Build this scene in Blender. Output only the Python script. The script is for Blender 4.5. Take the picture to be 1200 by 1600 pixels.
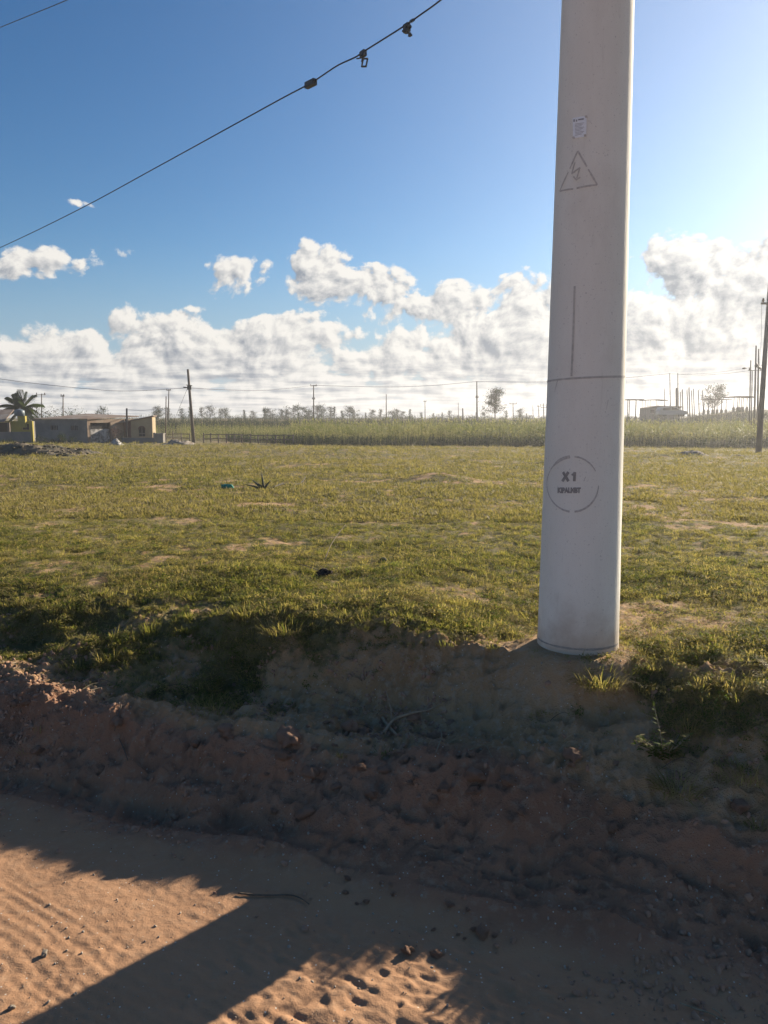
import bpy, math, random
import numpy as np
from mathutils import Vector, Matrix
R = math.radians
for o in list(bpy.data.objects): bpy.data.objects.remove(o)
SC = bpy.context.scene
COL = SC.collection

# ------------------------------------------------------------------ camera, sun, sky, exposure
H = 1.6; F = 1203.0; PITCH = 7.0
cam = bpy.data.cameras.new('camera'); camo = bpy.data.objects.new('camera', cam); COL.objects.link(camo)
camo.location = (0, 0, H); camo.rotation_euler = (R(90 - PITCH), 0, 0)
cam.sensor_fit = 'VERTICAL'; cam.sensor_height = 32.0; cam.lens = 32.0 * F / 1600.0
cam.clip_start = 0.05; cam.clip_end = 6000
SC.camera = camo
SUN_AZ = 45.0; SUN_EL = 19.5        # azimuth clockwise from +Y towards +X
sd = Vector((math.sin(R(SUN_AZ)) * math.cos(R(SUN_EL)), math.cos(R(SUN_AZ)) * math.cos(R(SUN_EL)), math.sin(R(SUN_EL))))
sun = bpy.data.lights.new('sun', 'SUN'); sun.energy = 5.0; sun.angle = R(0.5); sun.color = (1.0, 0.86, 0.68)
suno = bpy.data.objects.new('sun', sun); COL.objects.link(suno)
suno.rotation_euler = (-sd).to_track_quat('-Z', 'Y').to_euler()
suno.location = (20, 20, 15)
SC.view_settings.view_transform = 'Standard'; SC.view_settings.look = 'None'
SC.view_settings.exposure = 1.22; SC.view_settings.gamma = 1.0
SKY_STRENGTH = 0.05

CP, SP = math.cos(R(PITCH)), math.sin(R(PITCH))
def ray(px, py):
    a = (px - 600) / F; b = (800 - py) / F
    return np.array([a, CP + b * SP, -SP + b * CP])
def P(px, py, d):
    """world point on the ray of photo pixel (px,py) at forward distance d"""
    r = ray(px, py); k = d / r[1]
    return Vector((r[0] * k, d, H + r[2] * k))
def azel(px, py):
    r = ray(px, py); r = r / np.linalg.norm(r)
    return math.atan2(r[0], r[1]), math.asin(r[2])

# ------------------------------------------------------------------ node helper
class NT:
    def __init__(s, tree): s.t = tree; s.x = 0
    def n(s, typ, **kw):
        nd = s.t.nodes.new(typ); s.x += 40; nd.location = (s.x, (s.x * 7) % 900)
        for k, v in kw.items():
            if k == 'inp':
                for a, b in v.items(): s.set(nd, a, b)
            else: setattr(nd, k, v)
        return nd
    def set(s, nd, k, v):
        i = nd.inputs[k]
        if isinstance(v, bpy.types.NodeSocket): s.t.links.new(v, i)
        elif isinstance(v, bpy.types.Node): s.t.links.new(v.outputs[0], i)
        else:
            if i.type == 'RGBA' and len(v) == 3: v = (*v, 1)
            i.default_value = v
    def m(s, op, a, b=0.0, c=0.0, clamp=False):
        nd = s.t.nodes.new('ShaderNodeMath'); nd.operation = op; nd.use_clamp = clamp
        s.set(nd, 0, a); s.set(nd, 1, b)
        if op in ('MULTIPLY_ADD', 'COMPARE', 'SMOOTH_MAX', 'SMOOTH_MIN'): s.set(nd, 2, c)
        return nd.outputs[0]
    def vm(s, op, a, b=(0, 0, 0), scale=None):
        nd = s.t.nodes.new('ShaderNodeVectorMath'); nd.operation = op
        s.set(nd, 0, a)
        if op != 'SCALE' and op != 'LENGTH' and op != 'NORMALIZE': s.set(nd, 1, b)
        if scale is not None: s.set(nd, 'Scale', scale)
        return nd.outputs['Value'] if op in ('LENGTH', 'DOT_PRODUCT') else nd.outputs[0]
    def mr(s, v, a, b, c=0.0, d=1.0, smooth=True):
        nd = s.t.nodes.new('ShaderNodeMapRange'); nd.interpolation_type = 'SMOOTHSTEP' if smooth else 'LINEAR'
        s.set(nd, 0, v); s.set(nd, 1, a); s.set(nd, 2, b); s.set(nd, 3, c); s.set(nd, 4, d)
        return nd.outputs[0]
    def noise(s, vec, scale, detail=4, rough=0.55, dist=0.0, color=False):
        nd = s.t.nodes.new('ShaderNodeTexNoise'); s.set(nd, 'Vector', vec)
        s.set(nd, 'Scale', scale); s.set(nd, 'Detail', detail); s.set(nd, 'Roughness', rough); s.set(nd, 'Distortion', dist)
        return nd.outputs['Color' if color else 'Fac']
    def mix(s, f, a, b, mode='MIX'):
        nd = s.t.nodes.new('ShaderNodeMix'); nd.data_type = 'RGBA'; nd.blend_type = mode
        s.set(nd, 0, f); s.set(nd, 6, a); s.set(nd, 7, b)
        return nd.outputs[2]
    def comb(s, x, y, z=0.0):
        nd = s.t.nodes.new('ShaderNodeCombineXYZ'); s.set(nd, 0, x); s.set(nd, 1, y); s.set(nd, 2, z); return nd.outputs[0]
    def sep(s, v):
        nd = s.t.nodes.new('ShaderNodeSeparateXYZ'); s.set(nd, 0, v); return nd.outputs

# ------------------------------------------------------------------ world: Nishita sky with cumulus
world = bpy.data.worlds.new('World'); SC.world = world; world.use_nodes = True
def cloud_group():
    g = bpy.data.node_groups.new('cloud_density', 'ShaderNodeTree')
    g.interface.new_socket('AE', in_out='INPUT', socket_type='NodeSocketVector')
    g.interface.new_socket('D', in_out='OUTPUT', socket_type='NodeSocketFloat')
    t = NT(g); gi = g.nodes.new('NodeGroupInput'); go = g.nodes.new('NodeGroupOutput')
    P0 = gi.outputs[0]
    wcol = t.noise(P0, 7.0, 2, 0.5, color=True)
    w = t.vm('SCALE', t.vm('SUBTRACT', wcol, (0.5, 0.5, 0.5)), scale=0.05)
    Pw = t.vm('ADD', P0, w)
    az, el, _ = t.sep(Pw)
    cur = None
    # (px, py, half-width px, half-height px, strength)
    blobs = [(45, 408, 105, 38, .50), (132, 324, 50, 12, .06), (366, 434, 62, 38, .50), (312, 376, 26, 14, .02), (205, 405, 55, 16, .0),
             (305, 481, 30, 9, .14), (505, 415, 62, 48, .55), (560, 452, 110, 48, .62), (690, 480, 110, 45, .6), (640, 560, 180, 40, .5),
             (825, 470, 70, 48, .62), (790, 540, 190, 65, .75), (1075, 430, 95, 72, .75), (1185, 450, 90, 95, .8), (1000, 490, 90, 60, .75),
             (1100, 540, 260, 90, .95), (470, 530, 110, 42, .66), (250, 520, 90, 40, .66), (330, 560, 200, 46, .62), (60, 560, 190, 48, .64),
             (600, 610, 900, 60, .40), (-150, 500, 160, 60, .6), (1400, 440, 180, 110, .9), (130, 535, 60, 28, .5)]
    for px, py, hw, hh, st in blobs:
        a0, e0 = azel(px, py); a1, _ = azel(px + hw, py); _, e1 = azel(px, py - hh)
        ra, re = abs(a1 - a0), abs(e1 - e0)
        dx = t.m('DIVIDE', t.m('SUBTRACT', az, a0), ra); dy = t.m('DIVIDE', t.m('SUBTRACT', el, e0), re)
        d2 = t.m('ADD', t.m('MULTIPLY', dx, dx), t.m('MULTIPLY', dy, dy))
        v = t.m('SUBTRACT', st, t.m('MULTIPLY', d2, st * .45 + .4))
        cur = v if cur is None else t.m('SMOOTH_MAX', cur, v, 0.12)
    # a low band of cumulus all the way round
    bnd = t.m('MULTIPLY', t.m('SUBTRACT', 0.085, el), 8.0)
    cur = t.m('SMOOTH_MAX', cur, bnd, 0.1)
    cur = t.m('MAXIMUM', cur, -1.2)
    cur = t.m('MINIMUM', cur, 0.66)
    n1 = t.noise(t.vm('MULTIPLY', Pw, (1, 1.25, 1)), 13.0, 7, 0.64)
    vo = t.t.nodes.new('ShaderNodeTexVoronoi'); vo.feature = 'F1'
    t.set(vo, 'Vector', Pw); t.set(vo, 'Scale', 30.0); t.set(vo, 'Detail', 2.0); t.set(vo, 'Roughness', .5)
    puff = t.m('SUBTRACT', 0.48, vo.outputs['Distance'])
    # perspective squeezed streets close to the horizon
    _, e_raw, _ = t.sep(P0)
    inv = t.m('DIVIDE', 1.0, t.m('ADD', t.m('MAXIMUM', e_raw, 0.0), 0.045))
    a_raw = t.sep(P0)[0]
    n2 = t.noise(t.comb(t.m('MULTIPLY', a_raw, 13.0), t.m('MULTIPLY', inv, 1.15)), 1.0, 5, 0.6)
    low = t.mr(e_raw, 0.015, 0.12, 1.0, 0.0)
    nn = t.m('ADD', t.m('MULTIPLY', n1, t.m('SUBTRACT', 1.0, t.m('MULTIPLY', low, .6))), t.m('MULTIPLY', n2, t.m('MULTIPLY', low, .6)))
    D = t.m('ADD', t.m('ADD', cur, t.m('MULTIPLY', t.m('SUBTRACT', nn, 0.46), 2.6)), t.m('ADD', t.m('MULTIPLY', puff, .55), t.mr(e_raw, 0.10, 0.15, 0.22, 0.06)))
    g.links.new(D, go.inputs[0])
    return g
def build_world():
    wt = world.node_tree; wt.nodes.clear(); t = NT(wt)
    out = wt.nodes.new('ShaderNodeOutputWorld'); bg = wt.nodes.new('ShaderNodeBackground')
    sky = wt.nodes.new('ShaderNodeTexSky'); sky.sky_type = 'NISHITA'; sky.sun_disc = False
    sky.sun_elevation = R(SUN_EL); sky.sun_rotation = R(SUN_AZ); sky.altitude = 0
    sky.air_density = 1.0; sky.dust_density = 0.35; sky.ozone_density = 3.0
    tc = wt.nodes.new('ShaderNodeTexCoord'); dv = t.vm('NORMALIZE', tc.outputs['Generated'])
    x, y, z = t.sep(dv)
    ae = t.comb(t.m('ARCTAN2', x, y), t.m('ARCSINE', z))
    cg = cloud_group()
    def dens(v):
        nd = wt.nodes.new('ShaderNodeGroup'); nd.node_tree = cg; t.set(nd, 0, v); return nd.outputs[0]
    D0 = dens(ae)
    D1 = dens(t.vm('ADD', ae, (0.0060, 0.0055, 0)))
    alpha = t.mr(D0, 0.0, 0.26)
    # tiny wisps get thinner
    lit = t.m('MULTIPLY', t.m('SUBTRACT', D0, D1), 1.75)
    thick = t.mr(D0, 0.3, 1.5)
    lit = t.m('SUBTRACT', t.m('ADD', lit, 0.70), t.m('MULTIPLY', thick, 0.42), clamp=True)
    sdot = t.m('MAXIMUM', t.vm('DOT_PRODUCT', dv, tuple(sd)), 0.0)
    glow = t.m('POWER', sdot, 5.0)
    shadow = t.mix(glow, (2.1, 2.45, 3.0), (3.6, 3.8, 4.0))
    white = t.mix(glow, (7.9, 7.6, 7.1), (9.0, 8.8, 8.4))
    cc = t.mix(lit, shadow, white)
    _, e, _ = t.sep(ae)
    hz = t.mr(e, -0.02, 0.10, 0.22, 0.0)
    gz = t.mr(e, 0.0, 0.22, 0.85, 0.0)
    hs = wt.nodes.new('ShaderNodeHueSaturation'); t.set(hs, 'Saturation', 1.22); t.set(hs, 'Color', sky.outputs[0]); gm_ = wt.nodes.new('ShaderNodeGamma'); t.set(gm_, 0, t.vm('SCALE', hs.outputs[0], scale=.25)); t.set(gm_, 1, 1.12)
    skyc = t.vm('SCALE', gm_.outputs[0], scale=3.75)
    skyc = t.vm('ADD', skyc, t.vm('SCALE', (3.3, 3.3, 3.2), scale=t.m('POWER', t.m('MAXIMUM', t.vm('DOT_PRODUCT', dv, tuple(sd)), 0.0), 6.2)))
    skyc = t.mix(gz, skyc, t.mix(glow, (2.5, 3.6, 5.0), (4.6, 5.0, 5.4)))
    col = t.mix(t.m('MULTIPLY', alpha, 0.97), skyc, cc)
    col = t.mix(hz, col, t.mix(glow, (3.9, 4.6, 5.3), (5.5, 5.6, 5.5)))
    col = t.mix(t.mr(e, -0.012, -0.004), (0.9, 0.72, 0.5), col)   # the ground seen from afar below the horizon
    t.set(bg, 0, col); t.set(bg, 1, SKY_STRENGTH)
    wt.links.new(bg.outputs[0], out.inputs[0])
build_world()
world.cycles.sampling_method = 'MANUAL'; world.cycles.sample_map_resolution = 256

# ------------------------------------------------------------------ numpy noise and the lie of the land
_rs = np.random.RandomState(7); _T = _rs.rand(256, 256)
def vn(x, y, seed=0):
    x = np.asarray(x, float) + seed * 17.31; y = np.asarray(y, float) + seed * 9.77
    xi = np.floor(x).astype(int); yi = np.floor(y).astype(int); fx = x - xi; fy = y - yi
    fx = fx * fx * (3 - 2 * fx); fy = fy * fy * (3 - 2 * fy)
    a = _T[xi & 255, yi & 255]; b = _T[(xi + 1) & 255, yi & 255]; c = _T[xi & 255, (yi + 1) & 255]; d = _T[(xi + 1) & 255, (yi + 1) & 255]
    return (a * (1 - fx) + b * fx) * (1 - fy) + (c * (1 - fx) + d * fx) * fy
def fbm(x, y, o=4, seed=0, g=.5):
    s = 0; a = 1; n = 0
    for i in range(o):
        s = s + a * (vn(x, y, seed + i) - .5); n += a; a *= g; x = np.asarray(x) * 2.03; y = np.asarray(y) * 2.03
    return s / n * 2
def ridge(x, y, o=4, seed=0):
    s = 0; a = 1; n = 0
    for i in range(o):
        s = s + a * (1 - np.abs(vn(x, y, seed + i) * 2 - 1) * 2); n += a; a *= .5; x = np.asarray(x) * 2.1; y = np.asarray(y) * 2.1
    return s / n
def sst(a, b, x):
    t = np.clip((np.asarray(x, float) - a) / (b - a), 0, 1); return t * t * (3 - 2 * t)
CU, SU = math.cos(R(21)), math.sin(R(21))
def uv_(x, y): return x * CU - y * SU, x * SU + y * CU      # along the bank, across the bank
VL = [0, 2.12, 2.20, 2.28, 2.42, 2.58, 2.70, 2.80, 2.95, 3.08, 3.22, 3.36, 3.5, 3.75, 4.1]
ZL = [0, .000, .018, .025, .040, .130, .270, .305, .290, .295, .350, .41, .455, .515, .55]
ZM = [0, .000, .018, .025, .045, .120, .215, .250, .225, .205, .260, .42, .53, .56, .55]
ZR = [0, .000, .018, .025, .040, .080, .190, .235, .290, .345, .410, .47, .525, .55, .56]
BUMPS = []   # (x, y, r, h)
def land(x, y):
    x = np.asarray(x, float); y = np.asarray(y, float)
    u, v = uv_(x, y)
    vw = v + .10 * fbm(u * 1.1, v * .6, 3, 3) + .035 * fbm(u * 5, v * 3, 3, 5) * sst(1.9, 2.3, v)
    vw = vw + .24 * sst(2.4, 3.0, v) * sst(-.12, .35, u)
    wl = sst(-2.0, -2.7, u); wr = sst(-1.1, -.5, u)
    zl, zm, zr = (np.interp(vw, VL, Z) for Z in (ZL, ZM, ZR))
    z = wl * zl + wr * zr + (1 - wl) * (1 - wr) * zm
    bank = sst(2.15, 2.5, v) * sst(4.0, 3.4, v)
    z = z + bank * (.055 * fbm(u * 3.1, v * 3.1, 4, 11) + .034 * ridge(u * 5.5, v * 6.5, 3, 21) + .022 * ridge(u * 17 + fbm(u * 6, v * 6, 2, 28), v * 17, 3, 27) + .007 * ridge(u * 44, v * 44, 2, 29))
    z = z - sst(.62, .85, vn(u * 2.3 + 5, v * 2.3, 41)) * bank * .07
    # the low windrow left by the grader, undercut on its far side
    w = vw + .03 * fbm(u * 3, v * 0, 3, 51)
    z = z + .020 * sst(2.20, 2.30, w) * sst(2.312, 2.30, w) * sst(-.3, .4, fbm(u * 1.7, 0 * v, 2, 53) + .25)
    # road: ruts, tyre ribs, footprints
    road = sst(2.25, 1.95, v)
    ca, sa = math.cos(R(-33.7)), math.sin(R(-33.7))
    a = x * ca + y * sa; b = -x * sa + y * ca
    rib = np.sin(b * 150 + 5.0 * fbm(a * 2.2, b * 5, 4, 61)) * sst(.5, .8, vn(a * 1.6, b * 6.5, 63)) 
    z = z + road * (.010 * fbm(x * 1.3, y * 1.3, 3, 65) + .0022 * fbm(a * 3, b * 15, 5, 67) + .0010 * rib + .0036 * ridge(x * 17, y * 17, 3, 69) * sst(.40, .65, vn(x * 2.2, y * 2.2, 71)) + .0022 * fbm(x * 42, y * 42, 3, 72))
    ft = sst(.75, .35, np.hypot((x - .02) / 1.0, (y - 1.93) / .8)) * road
    z = z + ft * (-.0062 * sst(.46, .90, vn(a * 24 + 1.2 * fbm(a * 9, b * 9, 2, 77), b * 38, 73)) + .0065 * ridge(a * 9, b * 21, 3, 75) - .005 * sst(.6, .9, vn(x * 13, y * 13, 79)))
    z = z + np.interp(u, [-2.4, -1.6, -1.1, -.7, -.25, .3, 1.0], [.0, .035, -.02, -.065, .0, .015, .02]) * sst(2.9, 3.45, v) * sst(7, 4.2, v)
    # field
    f = sst(3.5, 4.4, v)
    far = np.maximum(y, 4)
    z = z + f * (.024 * fbm(x * .9, y * .9, 4, 81) + .018 * fbm(x * 3.3, y * 3.3, 3, 85) * sst(60, 6, y) + .11 * fbm(x * .17, y * .17, 3, 87) * sst(5, 14, y)
                 + .016 * fbm(x * 9, y * 9, 3, 89) * sst(25, 5, y))
    z = z - .0215 * (np.clip(v, 4.2, 60) - 4.2)
    # higher plain behind the maize, a low rise on the right
    r = np.hypot(x, y); az = np.degrees(np.arctan2(x, np.maximum(y, .1)))
    z = z + 1.75 * sst(112, 119, y + x * .05)
    z = z + (1.6 * sst(19, 26, az)) * sst(92, 118, y) + .25 * fbm(x * .02, y * .02, 2, 91) * sst(130, 200, r)
    pf = sst(.42, .20, np.hypot(x - .90, (y - 3.44))); z = z * (1 - pf) + .556 * pf
    for (bx, by, br, bh) in BUMPS:
        d = np.hypot((x - bx) , (y - by) * .8) / br
        z = z + bh * np.exp(-d * d * 1.6)
    return z
def ground(x, y): return float(land(np.array([x]), np.array([y]))[0])
def G(px, py, lift=0.0, dmax=150):
    """where the ray of a photo pixel meets the land"""
    r = ray(px, py); k = np.linspace(.6, dmax, 6000) if dmax < 200 else np.linspace(.6, dmax, 20000)
    k = .8 * (dmax / .8) ** np.linspace(0, 1, 5000)
    X, Y, Z = r[0] * k / r[1], k, H + r[2] * k / r[1]
    g = land(X, Y); i = np.argmax(Z < g)
    if Z[i] >= g[i]: i = len(k) - 1
    return Vector((X[i], Y[i], g[i] + lift))
for (px, py, br, bh) in [(690, 752, .9, .17), (735, 722, 1.6, .10), (520, 708, 5, .18), (1085, 712, 4, .15), (660, 950, .3, .05), (395, 900, .35, .05), (1100, 905, .4, .05), (980, 1290, .25, .04)]:
    g_ = G(px, py); BUMPS.append((g_.x, g_.y, br, bh))

def grassy(x, y):
    """how much of the soil is grown over, 0..1"""
    x = np.asarray(x, float); y = np.asarray(y, float)
    u, v = uv_(x, y)
    n = fbm(x * 1.1, y * 1.1, 4, 101); n2 = fbm(x * 4.5, y * 4.5, 3, 105); n3 = fbm(x * .22, y * .22, 3, 109)
    edge = sst(3.18, 3.75, v + .16 * fbm(u * 2.3, v * 2, 3, 111) + .12 * sst(-1.9, -2.6, u))
    m = edge * np.clip(.70 + .45 * n + .80 * n2 + .25 * n3, 0, 1)
    m = m * (1 - .8 * sst(.62, .3, np.hypot((x - .72), (y - 3.30)))) 
    m = m * (1 - .65 * sst(.9, .4, np.hypot((x - 1.45) / 1.1, (y - 3.95) / .5)))
    slope = sst(2.75, 3.0, v) * sst(3.6, 3.3, v)
    m = np.maximum(m, slope * sst(-1.55, -2.1, u) * np.clip(.45 + 1.2 * n2 + .5 * n, 0, 1) * .85)
    m = np.maximum(m, slope * sst(-.6, -.1, u) * np.clip(.48 + 1.0 * n2 + .6 * n, 0, 1) * .8)
    return np.clip(m, 0, 1)

# ------------------------------------------------------------------ mesh and object helpers
def new_mesh(name, V, Fc, smooth=False):
    me = bpy.data.meshes.new(name); V = np.asarray(V, np.float32)
    if isinstance(Fc, np.ndarray):
        nf, k = Fc.shape
        me.vertices.add(len(V)); me.vertices.foreach_set('co', V.ravel())
        me.loops.add(nf * k); me.loops.foreach_set('vertex_index', Fc.astype(np.int32).ravel())
        me.polygons.add(nf); me.polygons.foreach_set('loop_start', np.arange(0, nf * k, k, dtype=np.int32))
        me.update(calc_edges=True)
    else:
        me.from_pydata([tuple(map(float, v)) for v in V], [], Fc); me.update()
    if smooth: me.polygons.foreach_set('use_smooth', np.ones(len(me.polygons), bool))
    return me
def attr(me, name, data):
    a = me.attributes.new(name, 'FLOAT', 'POINT'); a.data.foreach_set('value', np.asarray(data, np.float32))
def tag(o, label=None, cat=None, group=None, kind=None):
    if label: o['label'] = label
    if cat: o['category'] = cat
    if group: o['group'] = group
    if kind: o['kind'] = kind
    return o
def obj(name, me, mat=None, parent=None, loc=None):
    o = bpy.data.objects.new(name, me); COL.objects.link(o)
    if mat and not me.materials: me.materials.append(mat)
    if parent is not None: o.parent = parent
    if loc is not None: o.location = loc
    return o
def thing(name, label, cat, loc=(0, 0, 0), rotz=0.0, group=None):
    o = bpy.data.objects.new(name, None); COL.objects.link(o); o.empty_display_size = .2
    o.location = loc; o.rotation_euler = (0, 0, rotz)
    return tag(o, label, cat, group)
def dup(root, loc, rotz=0.0, scale=1.0, label=None, group=None):
    r = root.copy(); COL.objects.link(r); r.location = loc; r.rotation_euler = (0, 0, rotz); r.scale = (scale,) * 3
    if label: r['label'] = label
    if group: r['group'] = group
    for ch in list(root.children):
        c = ch.copy(); COL.objects.link(c); c.parent = r
        for g in list(ch.children):
            d = g.copy(); COL.objects.link(d); d.parent = c
    return r
class MB:
    def __init__(s): s.V = []; s.F = []
    def add(s, V, Fc):
        o = len(s.V); s.V += [tuple(v) for v in V]; s.F += [tuple(i + o for i in f) for f in Fc]; return s
    def box(s, x0, x1, y0, y1, z0, z1, rz=0.0, c=(0, 0), skew=None):
        V = []
        for z in (z0, z1):
            for (x, y) in ((x0, y0), (x1, y0), (x1, y1), (x0, y1)):
                V.append([x, y, z])
        if skew: V = [skew(*v) for v in V]
        if rz:
            ca, sa = math.cos(rz), math.sin(rz)
            V = [(c[0] + (x - c[0]) * ca - (y - c[1]) * sa, c[1] + (x - c[0]) * sa + (y - c[1]) * ca, z) for x, y, z in V]
        return s.add(V, [(3, 2, 1, 0), (4, 5, 6, 7), (0, 1, 5, 4), (1, 2, 6, 5), (2, 3, 7, 6), (3, 0, 4, 7)])
    def tube(s, pts, rad, n=8, cap=True):
        pts = [Vector(p) for p in pts]; rad = rad if hasattr(rad, '__len__') else [rad] * len(pts)
        V = []; Fc = []; up = Vector((0, 0, 1)); prev = None
        for i, p in enumerate(pts):
            t = (pts[min(i + 1, len(pts) - 1)] - pts[max(i - 1, 0)]).normalized()
            if prev is None:
                a = t.cross(up) if abs(t.z) < .95 else t.cross(Vector((1, 0, 0)))
            else: a = prev - t * prev.dot(t)
            a.normalize(); prev = a; b = t.cross(a)
            for k in range(n):
                th = 2 * math.pi * k / n; V.append(p + (a * math.cos(th) + b * math.sin(th)) * rad[i])
        for i in range(len(pts) - 1):
            for k in range(n):
                k2 = (k + 1) % n; Fc.append((i * n + k, i * n + k2, (i + 1) * n + k2, (i + 1) * n + k))
        if cap: Fc.append(tuple(range(n - 1, -1, -1))); Fc.append(tuple((len(pts) - 1) * n + k for k in range(n)))
        return s.add(V, Fc)
    def prism(s, poly, y0, y1):
        """poly in x,z extruded along y"""
        n = len(poly); V = [(x, y0, z) for x, z in poly] + [(x, y1, z) for x, z in poly]
        return s.add(V, [tuple(range(n)), tuple(range(2 * n - 1, n - 1, -1))] + [(i, i + n, (i + 1) % n + n, (i + 1) % n) for i in range(n)])
    def leaf(s, p, d, L, W, bend=.3, nrm=None, seg=3, fold=0):
        """a narrow blade from p in direction d"""
        p = Vector(p); d = Vector(d).normalized(); side = d.cross(Vector((0, 0, 1)) if nrm is None else Vector(nrm))
        if side.length < 1e-3: side = Vector((1, 0, 0))
        side.normalize(); V = []; Fc = []
        for i in range(seg + 1):
            t = i / seg; q = p + d * (L * t) + Vector((0, 0, -1)) * (bend * L * t * t)
            w = W * (1 - t) ** .7 * (.55 + .9 * min(t * 2.2, 1) * (1 - t * .5)) if i < seg else 0
            if i < seg: V += [q - side * w * .5, q + side * w * .5]
            else: V.append(q)
        for i in range(seg - 1): Fc.append((2 * i, 2 * i + 1, 2 * i + 3, 2 * i + 2))
        Fc.append((2 * seg - 2, 2 * seg - 1, 2 * seg))
        return s.add(V, Fc)
    def mesh(s, name, smooth=False): return new_mesh(name, s.V, s.F, smooth)
    def build(s, name, mat, parent=None, smooth=False, loc=None): return obj(name, s.mesh(name, smooth), mat, parent, loc)
def rough_blob(r, seed, sub=3, amp=.35, sq=(1, 1, 1), fr=1.6):
    import bmesh
    bm = bmesh.new(); bmesh.ops.create_icosphere(bm, subdivisions=sub, radius=1)
    V = np.array([v.co[:] for v in bm.verts]); Fc = np.array([[v.index for v in f.verts] for f in bm.faces]); bm.free()
    n = fbm(V[:, 0] * fr + V[:, 2] * 1.3, V[:, 1] * fr - V[:, 2] * .9, 4, seed) + .5 * ridge(V[:, 0] * 3 + V[:, 2] * 2, V[:, 1] * 3 + V[:, 2], 2, seed + 3) * .4
    V = V * (1 + amp * n)[:, None] * np.array(sq) * r
    return V, Fc
def strands(name, lines, rads, mat, parent=None, n=6):
    m = MB()
    for pts, r in zip(lines, rads): m.tube(pts, r, n)
    return m.build(name, mat, parent, True)

# ------------------------------------------------------------------ materials
ALB = .62
def mat(name, base, rough=.85, var=None, vscale=8.0, bump=0.0, bscale=40.0, detail=5, coords='OBJ', metal=0.0, stretch=(1, 1, 1), spec=.3, trans=0.0, var2=None, v2scale=1.5):
    m = bpy.data.materials.new(name); m.use_nodes = True; t = NT(m.node_tree)
    base, var, var2 = (None if q is None else tuple(w * ALB for w in q) for q in (base, var, var2))
    bs = m.node_tree.nodes['Principled BSDF']; out = m.node_tree.nodes['Material Output']
    if coords == 'OBJ':
        tc = t.n('ShaderNodeTexCoord').outputs['Object']
    else: tc = t.n('ShaderNodeNewGeometry').outputs['Position']
    tc = t.vm('MULTIPLY', tc, stretch)
    col = None
    if var is not None:
        f = t.mr(t.noise(tc, vscale, detail, .6), .33, .67)
        col = t.mix(f, base, var)
        if var2 is not None:
            f2 = t.mr(t.noise(t.vm('ADD', tc, (7.1, 3.3, 1.7)), v2scale, 4, .6), .45, .68); col = t.mix(f2, col, var2)
        t.set(bs, 'Base Color', col)
    else: t.set(bs, 'Base Color', base)
    t.set(bs, 'Roughness', rough); t.set(bs, 'Metallic', metal); t.set(bs, 'Specular IOR Level', spec)
    if bump:
        b = t.n('ShaderNodeBump'); t.set(b, 'Height', t.noise(tc, bscale, 4, .6)); t.set(b, 'Strength', 1.0); t.set(b, 'Distance', bump)
        t.set(bs, 'Normal', b)
    if trans:
        tr = t.n('ShaderNodeBsdfTranslucent'); t.set(tr, 0, col if col is not None else base)
        mx = t.n('ShaderNodeMixShader'); t.set(mx, 0, trans); t.set(mx, 1, bs.outputs[0]); t.set(mx, 2, tr.outputs[0])
        m.node_tree.links.new(mx.outputs[0], out.inputs[0])
    return m
def leafmat(name, c1, c2, c3=None, trans=.45, pscale=.8, rough=.6, dry=.25, tint=(1.25, 1.3, .7)):
    """leaves and blades: colour differs by plant (instance) and by place; light passes through"""
    m = bpy.data.materials.new(name); m.use_nodes = True; t = NT(m.node_tree)
    bs = m.node_tree.nodes['Principled BSDF']; out = m.node_tree.nodes['Material Output']
    c1, c2, c3 = (None if q is None else tuple(w * .66 for w in q) for q in (c1, c2, c3))
    oi = t.n('ShaderNodeObjectInfo').outputs['Random']; pos = t.n('ShaderNodeNewGeometry').outputs['Position']
    rnd = t.n('ShaderNodeNewGeometry').outputs['Random Per Island']
    a = t.m('MULTIPLY_ADD', oi, .5, t.m('MULTIPLY', rnd, .5))
    col = t.mix(a, c1, c2)
    if c3:
        f = t.m('ADD', t.noise(pos, pscale, 4, .6), t.m('MULTIPLY', t.m('SUBTRACT', rnd, .5), .45))
        col = t.mix(t.mr(f, .62 - dry, .72 - dry * .4), col, c3)
    t.set(bs, 'Base Color', col); t.set(bs, 'Roughness', rough); t.set(bs, 'Specular IOR Level', .12)
    tr = t.n('ShaderNodeBsdfTranslucent'); t.set(tr, 0, t.mix(1.0, col, tint, 'MULTIPLY'))
    mx = t.n('ShaderNodeMixShader'); t.set(mx, 0, trans); t.set(mx, 1, bs.outputs[0]); t.set(mx, 2, tr.outputs[0])
    m.node_tree.links.new(mx.outputs[0], out.inputs[0])
    return m
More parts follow.
